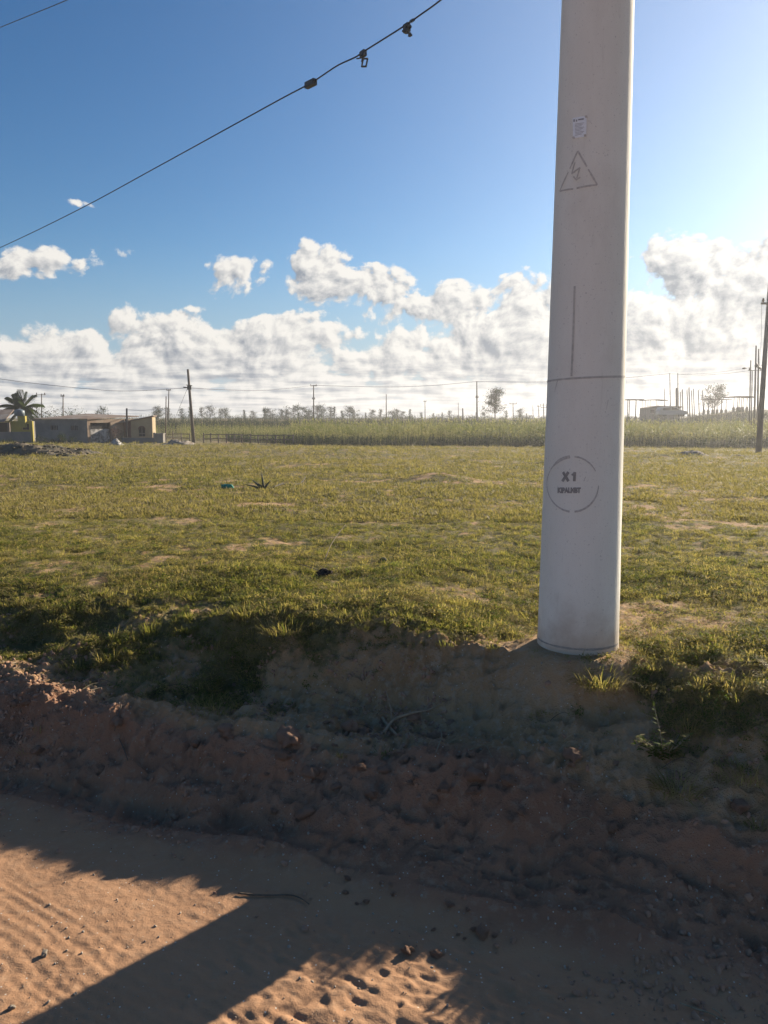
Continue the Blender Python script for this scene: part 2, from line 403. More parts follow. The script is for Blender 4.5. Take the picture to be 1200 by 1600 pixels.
def ground_material():
    m = bpy.data.materials.new('soil'); m.use_nodes = True; t = NT(m.node_tree); bs = m.node_tree.nodes['Principled BSDF']
    pos = t.n('ShaderNodeNewGeometry').outputs['Position']
    gr = t.n('ShaderNodeAttribute', attribute_name='grass').outputs['Fac']
    zn = t.n('ShaderNodeAttribute', attribute_name='zone').outputs['Fac']      # 0 road sand, 1 red bank foot, 2 top soil
    nb = t.noise(pos, 2.2, 5, .6); nf = t.noise(pos, 26.0, 5, .65); nff = t.noise(pos, 170.0, 3, .7)
    sand = t.mix(t.mr(nb, .3, .7), (.38, .222, .126), (.33, .188, .105)); sand = t.mix(t.mr(nf, .45, .75), sand, (.36, .225, .135))
    red = t.mix(t.mr(nb, .35, .65), (.27, .145, .088), (.35, .19, .115)); red = t.mix(t.mr(nf, .5, .72), red, (.34, .23, .155))
    top = t.mix(t.mr(nb, .35, .65), (.33, .20, .10), (.42, .27, .145)); top = t.mix(t.mr(nf, .45, .7), top, (.40, .30, .2))
    zz = t.m('ADD', zn, t.m('MULTIPLY', t.m('SUBTRACT', t.noise(pos, 7.0, 4, .6), .5), .55))
    c = t.mix(t.mr(zz, .3, .7), sand, red); c = t.mix(t.mr(zz, 1.25, 1.75), c, top)
    # thatch between the tufts
    th = t.mix(nf, (.095, .09, .034), (.16, .135, .058)); th = t.mix(t.mr(t.noise(pos, .35, 5, .6), .42, .62), th, (.20, .165, .075))
    th = t.mix(t.mr(t.noise(pos, 4.0, 4, .6), .52, .70), th, (.06, .062, .023))
    gm = t.m('ADD', gr, t.m('MULTIPLY', t.m('SUBTRACT', nf, .5), .8))
    c = t.mix(t.mr(gm, .18, .52), c, th)
    # grit and bits of shell
    vo = t.n('ShaderNodeTexVoronoi'); t.set(vo, 'Vector', pos); t.set(vo, 'Scale', 75.0)
    sp = t.m('MULTIPLY', t.m('LESS_THAN', vo.outputs['Distance'], .20), t.m('GREATER_THAN', t.sep(vo.outputs['Color'])[0], .93))
    c = t.mix(t.m('MULTIPLY', sp, t.m('SUBTRACT', 1.0, gr)), c, (.55, .50, .42))
    t.set(bs, 'Base Color', c); t.set(bs, 'Roughness', .95); t.set(bs, 'Specular IOR Level', .15)
    h = t.m('ADD', t.m('MULTIPLY', nf, .9), t.m('MULTIPLY', nff, .35))
    b = t.n('ShaderNodeBump'); t.set(b, 'Height', t.m('MULTIPLY', h, t.mr(zn, 0.0, 1.0, 0.40, 1.9))); t.set(b, 'Strength', 1.0); t.set(b, 'Distance', .011); t.set(bs, 'Normal', b)
    return m
M = {}
M['soil'] = ground_material()
M['clod'] = mat('dry_clod', (.44, .255, .165), .95, (.58, .37, .25), 30, .006, 60)
M['stone'] = mat('pale_stone', (.45, .38, .30), .9, (.58, .5, .4), 40, .003, 90)
M['blade'] = leafmat('grass_blades', (.19, .205, .052), (.32, .30, .09), (.48, .38, .19), .55, 1.1, .7, .30)
M['blade_far'] = leafmat('grass_blades_far', (.165, .175, .055), (.27, .25, .088), (.40, .325, .165), .45, .30, .6, .24)
M['weed'] = leafmat('weed_leaves', (.11, .17, .035), (.22, .25, .06), (.32, .28, .12), .5, 3, .8, .10)
M['maize'] = leafmat('maize_leaves', (.19, .24, .065), (.44, .44, .17), (.66, .58, .32), .42, .12, .5, .16)
M['cane'] = leafmat('cane_leaves', (.05, .075, .03), (.09, .115, .045), None, .3, .05, .6)
M['needle'] = leafmat('far_foliage', (.025, .048, .018), (.055, .085, .03), (.11, .10, .06), .25, .05, .7, .05)
M['palm'] = leafmat('palm_fronds', (.05, .085, .03), (.10, .13, .045), None, .35, .5, .4)
M['bark'] = mat('bark', (.16, .12, .09), .9, (.24, .19, .14), 12, .02, 25, coords='POS')
M['root'] = mat('pale_root', (.42, .30, .19), .8, (.55, .42, .28), 60, .002, 200)
M['straw'] = mat('dry_straw', (.5, .42, .27), .8, (.35, .28, .17), 50)
M['timber'] = mat('weathered_timber', (.15, .125, .10), .85, (.24, .20, .16), 9, .006, 18, stretch=(1, 1, .12))
M['timber_pale'] = mat('pale_timber', (.36, .31, .22), .85, (.28, .24, .17), 6, .006, 18, stretch=(1, 1, .2))
M['metal'] = mat('dark_galvanised_metal', (.09, .09, .09), .5, (.14, .135, .13), 20, metal=.6)
M['cable'] = mat('black_cable', (.025, .028, .035), .5)
M['ceramic'] = mat('brown_ceramic', (.12, .08, .06), .3)

# ------------------------------------------------------------------ the land as one sheet
def axis(segs):
    out = [segs[0][0]]
    for a, b, s0, s1 in segs:
        x = a; s = s0
        n = max(1, int(round((b - a) / ((s0 + s1) / 2)))); w = np.linspace(s0, s1, n); w = w / w.sum() * (b - a)
        out += list(a + np.cumsum(w))
    return np.array(out)
def geo(a, b, s, g):
    out = []; x = a; 
    while x < b: x += s; s *= g; out.append(x)
    return out
xs = np.concatenate([-np.array(geo(2.5, 520, .012, 1.035))[::-1], np.arange(-2.5, 2.7, .0065), np.array(geo(2.7, 520, .012, 1.035))])
ys = np.concatenate([-np.array(geo(-1.0, 60, .02, 1.10))[::-1], np.arange(1.0, 2.5, .0060), np.arange(2.5, 4.3, .0080), np.array(geo(4.3, 520, .010, 1.016))])
def build_land():
    X, Y = np.meshgrid(xs, ys); nx, ny = len(xs), len(ys)
    Z = land(X.ravel(), Y.ravel()); V = np.stack([X.ravel(), Y.ravel(), Z], 1)
    i = np.arange(ny - 1)[:, None] * nx + np.arange(nx - 1)[None, :]
    Fq = np.stack([i, i + 1, i + 1 + nx, i + nx], -1).reshape(-1, 4)
    me = new_mesh('ground', V, Fq, True)
    x, y = X.ravel(), Y.ravel(); u, v = uv_(x, y)
    attr(me, 'grass', grassy(x, y))
    zone = sst(2.0, 2.5, v + .08 * fbm(u * 2, v * 2, 3, 121)) + sst(2.6, 3.0, v + .15 * fbm(u * 2, v * 2, 3, 125) + .1 * sst(-1, 0, u))
    attr(me, 'zone', zone)
    o = obj('ground', me, M['soil']); tag(o, kind='structure')
    print('land verts', len(V))
build_land()

# ------------------------------------------------------------------ the big concrete pole
PX, PY = 0.90, 3.48
PZ = ground(PX, PY - .16) ; PBASE = PZ - .25
def prad(z): return .1835 - .0127 * (z - .55)
def pole_hit(px, py):
    r = ray(px, py); r = r / np.linalg.norm(r); o = np.array([0, 0, H]); rad = .17
    for _ in range(8):
        a = r[0] ** 2 + r[1] ** 2; b = 2 * (r[0] * (o[0] - PX) + r[1] * (o[1] - PY)); c = (o[0] - PX) ** 2 + (o[1] - PY) ** 2 - rad ** 2
        disc = max(b * b - 4 * a * c, 0); k = (-b - math.sqrt(disc)) / (2 * a); p = o + r * k; rad = prad(p[2])
    return math.atan2(p[0] - PX, -(p[1] - PY)), p[2]        # angle from the -Y side, height
def psurf(th, z, lift=.0015):
    r = prad(z) + lift
    return (r * math.sin(th), -r * math.cos(th), z - PBASE)
def wrap_polys(m, polys, lift=.0016):
    """polys: lists of (th, z) quads/triangles laid on the shaft"""
    for q in polys: m.add([psurf(th, z, lift) for th, z in q], [tuple(range(len(q)))])
def stroke(m, pts, w, n=16, lift=.0016, wf=None, jit=0.0, seed=0):
    """a painted line through photo points laid on the shaft; w in metres"""
    hp = [pole_hit(*p) for p in pts]
    r0 = prad(hp[0][1]); path = []
    for i in range(len(hp) - 1):
        for k in range(n): f = k / n; path.append((hp[i][0] * (1 - f) + hp[i + 1][0] * f, hp[i][1] * (1 - f) + hp[i + 1][1] * f))
    path.append(hp[-1]); N = len(path); L = []
    for i, (th, z) in enumerate(path):
        a = path[max(i - 1, 0)]; b = path[min(i + 1, N - 1)]
        tx, tz = (b[0] - a[0]) * r0, b[1] - a[1]; l = math.hypot(tx, tz) or 1; nx, nz = -tz / l, tx / l
        ww = w * (wf(i / (N - 1)) if wf else 1) * .5; j = jit * float(vn(i * .6, seed * 3.1)) if jit else 0
        L.append(((th + nx * (ww + j) / r0, z + nz * (ww + j)), (th - nx * (ww + j * .5) / r0, z - nz * (ww + j * .5))))
    for i in range(N - 1): wrap_polys(m, [[L[i][0], L[i + 1][0], L[i + 1][1], L[i][1]]], lift)
def concrete_mat():
    m = bpy.data.materials.new('pole_concrete'); m.use_nodes = True; t = NT(m.node_tree); bs = m.node_tree.nodes['Principled BSDF']
    tc = t.n('ShaderNodeTexCoord').outputs['Object']
    c = t.mix(t.mr(t.noise(t.vm('MULTIPLY', tc, (1, 1, .35)), 5, 5, .6), .3, .7), (.80, .79, .70), (.745, .73, .64))
    c = t.mix(t.mr(t.noise(t.vm('MULTIPLY', tc, (1, 1, .12)), 26, 4, .65), .6, .8), c, (.66, .645, .56))
    z = t.sep(tc)[2]
    dirt = t.mr(t.m('ADD', z, t.m('MULTIPLY', t.noise(tc, 9, 5), .38)), .36, .72, 1.0, 0.0)
    c = t.mix(t.m('MULTIPLY', dirt, .8), c, (.40, .31, .22))
    pit = t.noise(tc, 120, 3, .6)
    c = t.mix(t.mr(pit, .62, .72, 0, .6), c, (.40, .385, .35))
    c = t.mix(t.mr(t.noise(t.vm('MULTIPLY', tc, (1, 1, .6)), 2.6, 6, .7), .50, .70, 0, .45), c, (.64, .615, .53))
    t.set(bs, 'Base Color', c); t.set(bs, 'Roughness', .9); t.set(bs, 'Specular IOR Level', .2)
    b = t.n('ShaderNodeBump'); t.set(b, 'Height', t.m('ADD', t.noise(t.vm('MULTIPLY', tc, (1, 1, .4)), 60, 4, .6), t.m('MULTIPLY', pit, .3))); t.set(b, 'Strength', 1.0); t.set(b, 'Distance', .0012); t.set(bs, 'Normal', b)
    return m
M['concrete'] = concrete_mat()
M['stencil'] = mat('stencil_paint', (.70, .67, .60), .85, (.92, .88, .79), 90, detail=6)
M['stencil_dark'] = mat('stencil_lettering_paint', (.40, .39, .36), .85, (.55, .53, .48), 60)
M['line_paint'] = mat('line_paint', (.72, .70, .63), .85, (.92, .88, .78), 50)
M['paper'] = mat('weathered_paper', (1.34, 1.42, 1.45), .7, (1.25, 1.32, 1.35), 60)
M['ink'] = mat('faded_ink', (.40, .42, .44), .8, (.55, .58, .6), 120)
def build_pole():
    root = thing('utility_pole', 'huge round pale concrete pole in the foreground with stencilled X1 circle and lightning triangle', 'utility pole', (PX, PY, PBASE))
    nz, nt, top = 620, 200, 8.6
    zz = np.concatenate([np.linspace(PBASE, 4.2, nz), np.linspace(4.3, top, 40)]); th = np.linspace(0, 2 * np.pi, nt, endpoint=False)
    TH, ZZ = np.meshgrid(th, zz); rr = .1835 - .0127 * (ZZ - .55)
    # slanting form marks, strongest round the right-hand side; shallow dents everywhere
    side = np.exp(-((((TH - 1.75) + np.pi) % (2 * np.pi) - np.pi) / .55) ** 2)
    s = vn(TH * 14 + ZZ * 2.6, ZZ * 3.2 - TH * 2, 201) - .5 + .5 * (vn(TH * 34 + ZZ * 6, ZZ * 7, 203) - .5)
    rr = rr + .0046 * side * s + .0007 * fbm(np.cos(TH) * 2.2 + 3, ZZ * 1.3 + np.sin(TH) * 2, 4, 205)
    V = np.stack([rr * np.sin(TH), -rr * np.cos(TH), ZZ - PBASE], -1).reshape(-1, 3)
    n = len(zz); i = np.arange(n - 1)[:, None] * nt; j = np.arange(nt)[None, :]; j2 = (j + 1) % nt
    Fq = np.stack([i + j, i + j2, i + nt + j2, i + nt + j], -1).reshape(-1, 4)
    obj('shaft', new_mesh('shaft', V, Fq, True), M['concrete'], root)
    cap = MB(); cap.tube([(0, 0, top - PBASE - .002), (0, 0, top - PBASE + .03)], [prad(top) + .004] * 2, 48); cap.build('cap', M['metal'], root, False)
    def decal(name, fn, mt, label=None):
        m = MB(); fn(m); o = m.build(name, mt, root); 
        if label: o['label'] = label
        return o
    decal('vertical_mark', lambda m: stroke(m, [(898, 447), (896, 520), (893, 588)], .0085, 12), M['line_paint'])
    def ring(px0, py0, px1, py1, w, th0, th1, mm, jit=0):
        (ta, za), (tb, zb) = pole_hit(px0, py0), pole_hit(px1, py1)
        N = 90; k = (zb - za) / (tb - ta); L = []
        for i in range(N + 1):
            th_ = th0 + (th1 - th0) * i / N; z = za + k * (th_ - ta) * (1 if abs(th_) < 2 else 1)
            ww = w * (.5 + jit * (float(vn(i * .5, 3.3)) - .5)); L.append((th_, z, ww))
        for a, b in zip(L[:-1], L[1:]): wrap_polys(mm, [[(a[0], a[1] - a[2]), (b[0], b[1] - b[2]), (b[0], b[1] + b[2]), (a[0], a[1] + a[2])]])
    decal('ring_mark', lambda m: ring(860, 595, 960, 588.5, .0085, -1.9, 1.6, m, .15), M['line_paint'])
    decal('base_ring', lambda m: ring(860, 1007, 950, 1012, .009, -1.9, 1.05, m, .5), M['stencil_dark'])
    decal('paint_scuff', lambda m: stroke(m, [(872, 592), (870, 600), (867, 613)], .006, 5, wf=lambda f: 1 - .8 * f), M['stencil'])
    decal('paint_scuff', lambda m: stroke(m, [(950, 625), (947, 640)], .003, 4, wf=lambda f: 1 - .7 * f), M['stencil'])
    decal('paint_scuff', lambda m: stroke(m, [(915, 745), (912, 752)], .002, 4), M['stencil'])
    # warning triangle, broken by the stencil's bridges
    A, B, C_ = (903, 236), (875, 299), (933, 289)
    def lerp(p, q, f): return (p[0] + (q[0] - p[0]) * f, p[1] + (q[1] - p[1]) * f)
    def tri(m):
        for p, q, a, b in ((A, B, 0, .44), (A, B, .52, 1.0), (A, C_, 0, .46), (A, C_, .54, 1.0), (B, C_, 0, .36), (B, C_, .45, 1.0)):
            stroke(m, [lerp(p, q, a), lerp(p, q, b)], .0052, 10, jit=.002, seed=a * 9 + p[0])
    decal('warning_triangle', tri, M['stencil'])
    def bolt(m):
        stroke(m, [(898.5, 254), (893.5, 272)], .006, 5); stroke(m, [(893.5, 272), (906.5, 262)], .0062, 5, lift=.0021); stroke(m, [(906.5, 262), (901.5, 279)], .006, 5, lift=.0026)
        stroke(m, [(896.5, 276), (901, 281.5), (907, 277)], .0055, 5, lift=.0031)
    decal('lightning_bolt', bolt, M['stencil'])
    # circle of the X1 stencil
    cx, cy, rx, ry = 895, 756.5, 40, 43
    def arc(a0, a1, w, wf=None):
        return [(cx + rx * math.sin(R(a)), cy - ry * math.cos(R(a))) for a in np.linspace(a0, a1, 14)], w, wf
    def circ(m):
        for pts, w, wf in (arc(-93, -6, .0125, lambda f: .28 if f < .45 else min(1, .28 + (f - .45) * 3)), arc(4, 62, .0068, lambda f: .9 - .4 * f), arc(93, 176, .0085, lambda f: .35 + .8 * f * (1.2 - f * .5)), arc(187, 266, .0075, lambda f: 1 - .55 * f)):
            stroke(m, pts, w, 4, wf=wf, jit=.0015, seed=w * 900)
    decal('stencil_circle', circ, M['stencil'])
    def text(m, body, px0, px1, py_base, py_top, bold=.03):
        cu = bpy.data.curves.new('lettering', 'FONT'); cu.body = body; cu.size = 1; cu.offset = bold; cu.resolution_u = 3
        to = bpy.data.objects.new('lettering', cu); me = bpy.data.meshes.new_from_object(to)
        co = np.array([v.co[:] for v in me.vertices]); mn, mx = co.min(0), co.max(0)
        fx = (co[:, 0] - mn[0]) / (mx[0] - mn[0]); fy = (co[:, 1] - mn[1]) / (mx[1] - mn[1])
        V = [psurf(*pole_hit(px0 + (px1 - px0) * a, py_base + (py_top - py_base) * b), lift=.0017) for a, b in zip(fx, fy)]
        m.add(V, [tuple(p.vertices) for p in me.polygons])
        bpy.data.objects.remove(to); bpy.data.curves.remove(cu); bpy.data.meshes.remove(me)
    decal('stencil_lettering', lambda m: (stroke(m, [(880, 737.5), (888.5, 752)], .0125, 4), stroke(m, [(888.5, 737.5), (879, 752)], .0125, 4, lift=.0022), stroke(m, [(898.2, 737.5), (897.4, 752)], .012, 4), stroke(m, [(898.5, 738.5), (893.5, 742.5)], .0085, 4, lift=.0022)), M['stencil_dark'])
    decal('stencil_word', lambda m: text(m, 'KIPALMBT', 871.5, 907.5, 770.5, 761.5, .075), M['stencil_dark'])
    # notice taped to the shaft
    c4 = [(895, 185), (917, 181.5), (916, 214), (896, 216.5)]
    def quad(m, c4, n=8, lift=.0025):
        h = [pole_hit(*p) for p in c4]
        for i in range(n):
            f, g = i / n, (i + 1) / n; L = lambda p, q, t_: (p[0] + (q[0] - p[0]) * t_, p[1] + (q[1] - p[1]) * t_)
            wrap_polys(m, [[L(h[3], h[2], f), L(h[3], h[2], g), L(h[0], h[1], g), L(h[0], h[1], f)]], lift)
    m = MB(); quad(m, c4); notice = m.build('notice', M['paper'], root); notice['label'] = 'small bluish white paper notice taped to the concrete'
    m = MB()
    quad(m, [(896.5, 187), (899, 186.6), (899, 190.4), (896.5, 190.8)], 2, .0035); quad(m, [(900.5, 187.4), (902.5, 187), (902.5, 190.2), (900.5, 190.5)], 2, .0035)
    quad(m, [(904, 186.4), (912.5, 185), (912.5, 187.3), (904, 188.6)], 3, .0035)
    for k in range(9): quad(m, [(899, 194 + k * 2.2), (913 - (k % 3) * 2, 192 + k * 2.2), (913 - (k % 3) * 2, 192.6 + k * 2.2), (899, 194.6 + k * 2.2)], 3, .0033)
    m.build('print', M['ink'], notice)
    for (a, b) in ((916, 182.5), (897, 215.5), (914.5, 212)):
        m = MB(); quad(m, [(a - 2.2, b - 1.2), (a + 1.2, b - 2.2), (a + 2.2, b + 1.6), (a - 1.2, b + 2.2)], 2, .0042); m.build('corner_tape', M['stencil'], notice)
    return root
build_pole()

# ------------------------------------------------------------------ cables overhead
def cable_pts(img, A, D, n=10):
    """photo points -> points of a cable hanging in the vertical plane through plan point A along D"""
    out = []
    for px, py in img:
        r = ray(px, py); k = (A[0] * D[1] - A[1] * D[0]) / (r[0] * D[1] - r[1] * D[0]); out.append(Vector((r[0] * k, r[1] * k, H + r[2] * k)))
    return out
def smooth_path(pts, n=8):
    o = []
    for i in range(len(pts) - 1):
        p0 = pts[max(i - 1, 0)]; p1 = pts[i]; p2 = pts[i + 1]; p3 = pts[min(i + 2, len(pts) - 1)]
        for k in range(n):
            t = k / n; o.append(.5 * ((2 * p1) + (p2 - p0) * t + (2 * p0 - 5 * p1 + 4 * p2 - p3) * t * t + (3 * p1 - p0 - 3 * p2 + p3) * t ** 3))
    return o + [pts[-1]]
CA, CD = (.628, 9.0), (-12.1, 14.8)
img1 = [(-260, 500), (-120, 440), (0, 387), (120, 329), (240, 264), (360, 198), (440, 154), (486, 129.5), (520, 107), (534, 99), (556, 89), (570, 79.5), (628, 43), (660, 21), (690, -1), (760, -60)]
c1 = cable_pts(img1, CA, CD)
m = MB(); m.tube(smooth_path(c1, 4), .0095, 7); tag(m.build('overhead_cable', M['cable'], smooth=True), 'long black cable with hanging clamps crossing the sky from left edge to top', 'cable')
c2 = cable_pts([(-200, 128), (-80, 77), (0, 43), (105, 0), (200, -42), (320, -95)], (.9, 9.2), (-12.3, 14.6))
m = MB(); m.tube(smooth_path(c2, 5), .0095, 7); tag(m.build('overhead_cable', M['cable'], smooth=True), 'short stretch of thin black cable in the top left corner of the sky', 'cable')
def at_cable(px, py): return cable_pts([(px, py)], CA, CD)[0]
cd = Vector((CD[0], CD[1], 0)).normalized(); cup = Vector((0, 0, 1)); cs = cd.cross(cup)
def orient(o, ex, ez=cup):
    ex = Vector(ex).normalized(); ez = Vector(ez); ey = ez.cross(ex).normalized(); ez = ex.cross(ey)
    o.rotation_euler = Matrix((ex, ey, ez)).transposed().to_euler()
def sl(px, py, px2, py2): return (at_cable(px2, py2) - at_cable(px, py)).normalized()
# splice box
e = sl(478, 133, 492, 126); c = at_cable(485.5, 130); L = (at_cable(478.5, 134) - at_cable(492.5, 126)).length * .5
bx = thing('splice_box', 'small dark rectangular connector box clamped on the overhead cable, lowest of its fittings', 'connector', c); orient(bx, e); bx.scale = (1, .75, .72)
m = MB(); m.box(-L, L, -.04, .04, -.062, .045); m.box(-L * .8, L * .8, -.046, -.042, -.05, .03); m.build('housing', M['metal'], bx)
m = MB(); m.tube([(-L - .03, 0, 0), (-L - .001, 0, 0)], [.016, .024], 8); m.build('gland', M['cable'], bx)
m = MB(); m.tube([(L + .001, 0, 0), (L + .03, 0, 0)], [.024, .016], 8); m.build('gland', M['cable'], bx)
# open diamond bracket
def ringframe(m, c, a, b, w, t, n=4, rot=0.0, rr=1.0):
    """square frame in the local x-z plane"""
    P4 = [(c[0] + math.cos(rot + k * math.pi / 2) * a, c[1] + math.sin(rot + k * math.pi / 2) * b) for k in range(4)]
    for k in range(4):
        p, q = P4[k], P4[(k + 1) % 4]; m.tube([(p[0], t, p[1]), (q[0], t, q[1])], w, 6)
e = sl(556, 91, 576, 76); c = at_cable(567, 83)
br = thing('suspension_clamp', 'dark cable clamp with an open diamond shaped bracket hanging from the overhead cable', 'cable clamp', c); orient(br, e); br.scale = (.8, .8, .8)
m = MB(); m.box(-.05, .06, -.03, .03, -.055, .03); m.tube([(-.04, -.045, -.02), (-.04, .045, -.02)], .014, 6); m.build('clamp_body', M['metal'], br)
m = MB(); m.tube([(.0, 0, -.06), (-.02, 0, -.10), (-.035, 0, -.12)], .02, 6); ringframe(m, (.03, -.155), .082, .075, .014, 0, rot=.35); m.build('bracket', M['metal'], br)
m = MB(); m.tube([(-.16, 0, -.012), (-.10, 0, -.035), (-.05, 0, -.05), (0, 0, -.08)], .010, 6); m.build('tail_wire', M['cable'], br)
e = sl(628, 43, 650, 28); c = at_cable(637, 38)
b2 = thing('suspension_clamp', 'knobbly dark cable clamp nearest the top of the picture with bolts and no diamond bracket', 'cable clamp', c); orient(b2, e); b2.scale = (.78, .78, .78)
m = MB(); m.box(-.075, .03, -.03, .03, -.10, .015); m.tube([(-.06, -.05, -.08), (-.06, .05, -.08)], .018, 6); m.tube([(0, -.045, -.03), (0, .045, -.03)], .015, 6); m.build('clamp_body', M['metal'], b2)
m = MB(); m.tube([(.0, 0, -.10), (.03, 0, -.15), (.06, 0, -.155)], .018, 6); m.tube([(.03, 0, -.06), (.07, 0, -.06)], .02, 6); m.box(.02, .075, -.02, .02, -.185, -.165); m.build('bolt', M['metal'], b2)
m = MB()
for k in range(4): m.tube([(.06 + k * .022, -.018, -.01), (.068 + k * .022, -.018, .02), (.075 + k * .022, .018, -.005)], .008, 5)
m.build('tail_wire', M['cable'], b2)

# ------------------------------------------------------------------ grass and growth close by, as instances of tufts
def gn_scatter(name, pts, protos, mats_kind, label=None, cat=None, rot=None, scl=None, idx=None, nrm=None):
    """ONE object: every point carries one instance of a prototype"""
    n = len(pts); me = bpy.data.meshes.new(name); me.vertices.add(n); me.vertices.foreach_set('co', np.asarray(pts, np.float32).ravel())
    def fv(nm, d, typ, key, flat):
        a = me.attributes.new(nm, typ, 'POINT'); a.data.foreach_set(key, np.asarray(d, flat).ravel())
    fv('rot', rot, 'FLOAT_VECTOR', 'vector', np.float32); fv('scl', scl, 'FLOAT_VECTOR', 'vector', np.float32); fv('idx', idx, 'INT', 'value', np.int32)
    pc = bpy.data.collections.new(name + '_kinds')
    for p in protos: pc.objects.link(p)
    ng = bpy.data.node_groups.new(name, 'GeometryNodeTree'); ng.interface.new_socket('Geometry', in_out='INPUT', socket_type='NodeSocketGeometry'); ng.interface.new_socket('Geometry', in_out='OUTPUT', socket_type='NodeSocketGeometry')
    gi = ng.nodes.new('NodeGroupInput'); go = ng.nodes.new('NodeGroupOutput'); iop = ng.nodes.new('GeometryNodeInstanceOnPoints'); ci = ng.nodes.new('GeometryNodeCollectionInfo')
    ci.inputs['Collection'].default_value = pc; ci.inputs['Separate Children'].default_value = True; ci.inputs['Reset Children'].default_value = True
    m2p = ng.nodes.new('GeometryNodeMeshToPoints')
    def na(nm, typ):
        a = ng.nodes.new('GeometryNodeInputNamedAttribute'); a.data_type = typ; a.inputs['Name'].default_value = nm; return a.outputs['Attribute']
    L = ng.links.new
    L(gi.outputs[0], m2p.inputs['Mesh']); L(m2p.outputs[0], iop.inputs['Points']); L(ci.outputs[0], iop.inputs['Instance']); iop.inputs['Pick Instance'].default_value = True
    L(na('idx', 'INT'), iop.inputs['Instance Index']); L(na('rot', 'FLOAT_VECTOR'), iop.inputs['Rotation']); L(na('scl', 'FLOAT_VECTOR'), iop.inputs['Scale'])
    L(iop.outputs[0], go.inputs[0])
    o = obj(name, me); md = o.modifiers.new('scatter', 'NODES'); md.node_group = ng
    tag(o, label, cat, kind='stuff'); return o
RNG = np.random.RandomState(11)
def tuft(name, mt, n, r, h0, h1, w, seed, lean=.6, bend=.5, seg=3):
    rs = random.Random(seed); m = MB()
    for i in range(n):
        a = rs.uniform(0, 6.283); q = rs.random() ** .6 * r; p = (q * math.cos(a), q * math.sin(a), -.006)
        a2 = a + rs.gauss(0, .7); le = lean * (rs.random() * .8 + .25 * q / r); L = rs.uniform(h0, h1)
        m.leaf(p, (math.cos(a2) * le, math.sin(a2) * le, 1), L, w * rs.uniform(.7, 1.3), bend * rs.uniform(.3, 1.3), seg=seg)
    o = bpy.data.objects.new(name, m.mesh(name)); o.data.materials.append(mt); return o
def mat_plant(name, mt, n, r, seed):
    """a creeping mat: small oval leaves close to the soil"""
    rs = random.Random(seed); m = MB()
    for i in range(n):
        a = rs.uniform(0, 6.283); q = rs.random() ** .6 * r; z = rs.uniform(.002, .022); p = Vector((q * math.cos(a), q * math.sin(a), z)); a2 = rs.uniform(0, 6.283)
        d = Vector((math.cos(a2), math.sin(a2), rs.uniform(-.1, .7))); m.leaf(p, d, rs.uniform(.010, .022), rs.uniform(.006, .010), .1, seg=2)
    o = bpy.data.objects.new(name, m.mesh(name)); o.data.materials.append(mt); return o
near_kinds = [tuft('tuft_kind', M['blade'], 26, .035, .018, .045, .0034, 1, .9), tuft('tuft_kind', M['blade'], 20, .045, .015, .035, .0038, 2, 1.3, .3),
              tuft('tuft_kind', M['blade'], 32, .04, .03, .065, .0032, 3, .8), mat_plant('mat_kind', M['weed'], 40, .055, 4), mat_plant('mat_kind', M['blade'], 46, .06, 5), tuft('tuft_kind', M['blade'], 16, .03, .02, .06, .0045, 6, 1.5, .4)]
for k in near_kinds: pass
def scatter_region(n, ymin, ymax, power, s0, s1, mask_gain=1.0, xhalf=.62):
    """points spread so that they thin out with distance"""
    u1 = RNG.rand(n); y = (ymin ** (1 - power) + u1 * (ymax ** (1 - power) - ymin ** (1 - power))) ** (1 / (1 - power))
    x = (RNG.rand(n) * 2 - 1) * (y * xhalf + .8)
    g = grassy(x, y); keep = RNG.rand(n) < np.clip(g * mask_gain, 0, 1); x, y, g = x[keep], y[keep], g[keep]
    d = np.hypot(x - PX, y - PY); k2 = d > .20; x, y, g = x[k2], y[k2], g[k2]
    z = land(x, y); s = (s0 + RNG.rand(len(x)) ** 1.8 * (s1 - s0)) * (.7 + .5 * g)
    return x, y, z, s
def emit(name, x, y, z, s, kinds, choice, label, cat, tilt=.25, flat=1.0):
    n = len(x); rot = np.stack([RNG.normal(0, tilt, n), RNG.normal(0, tilt, n), RNG.rand(n) * 6.283], 1)
    scl = np.stack([s, s, s * flat * (.8 + .4 * RNG.rand(n))], 1)
    print(name, n)
    return gn_scatter(name, np.stack([x, y, z], 1), kinds, None, label, cat, rot, scl, choice(n))
x, y, z, s = scatter_region(95000, 2.6, 9.0, 1.6, .38, 1.0)
emit('grass', x, y, z, s, near_kinds, lambda n: RNG.choice(6, n, p=[.24, .2, .12, .14, .2, .1]), 'short patchy grass and creeping weeds on the near part of the field', 'grass')
mid_kinds = [tuft('tuft_kind', M['blade_far'], 22, .07, .03, .075, .009, 21, 1.0, .4, 2), tuft('tuft_kind', M['blade_far'], 18, .08, .025, .06, .011, 22, 1.4, .3, 2), tuft('tuft_kind', M['blade_far'], 26, .07, .04, .10, .008, 23, .8, .5, 2)]
x, y, z, s = scatter_region(60000, 8.5, 62, 1.5, .7, 1.5)
s = s * np.interp(y, [8, 25, 60], [.8, 1.5, 2.6])
emit('grass', x, y, z, s, mid_kinds, lambda n: RNG.choice(3, n, p=[.4, .35, .25]), 'short yellowish green grass carpeting the wide flat field', 'grass', flat=.75)
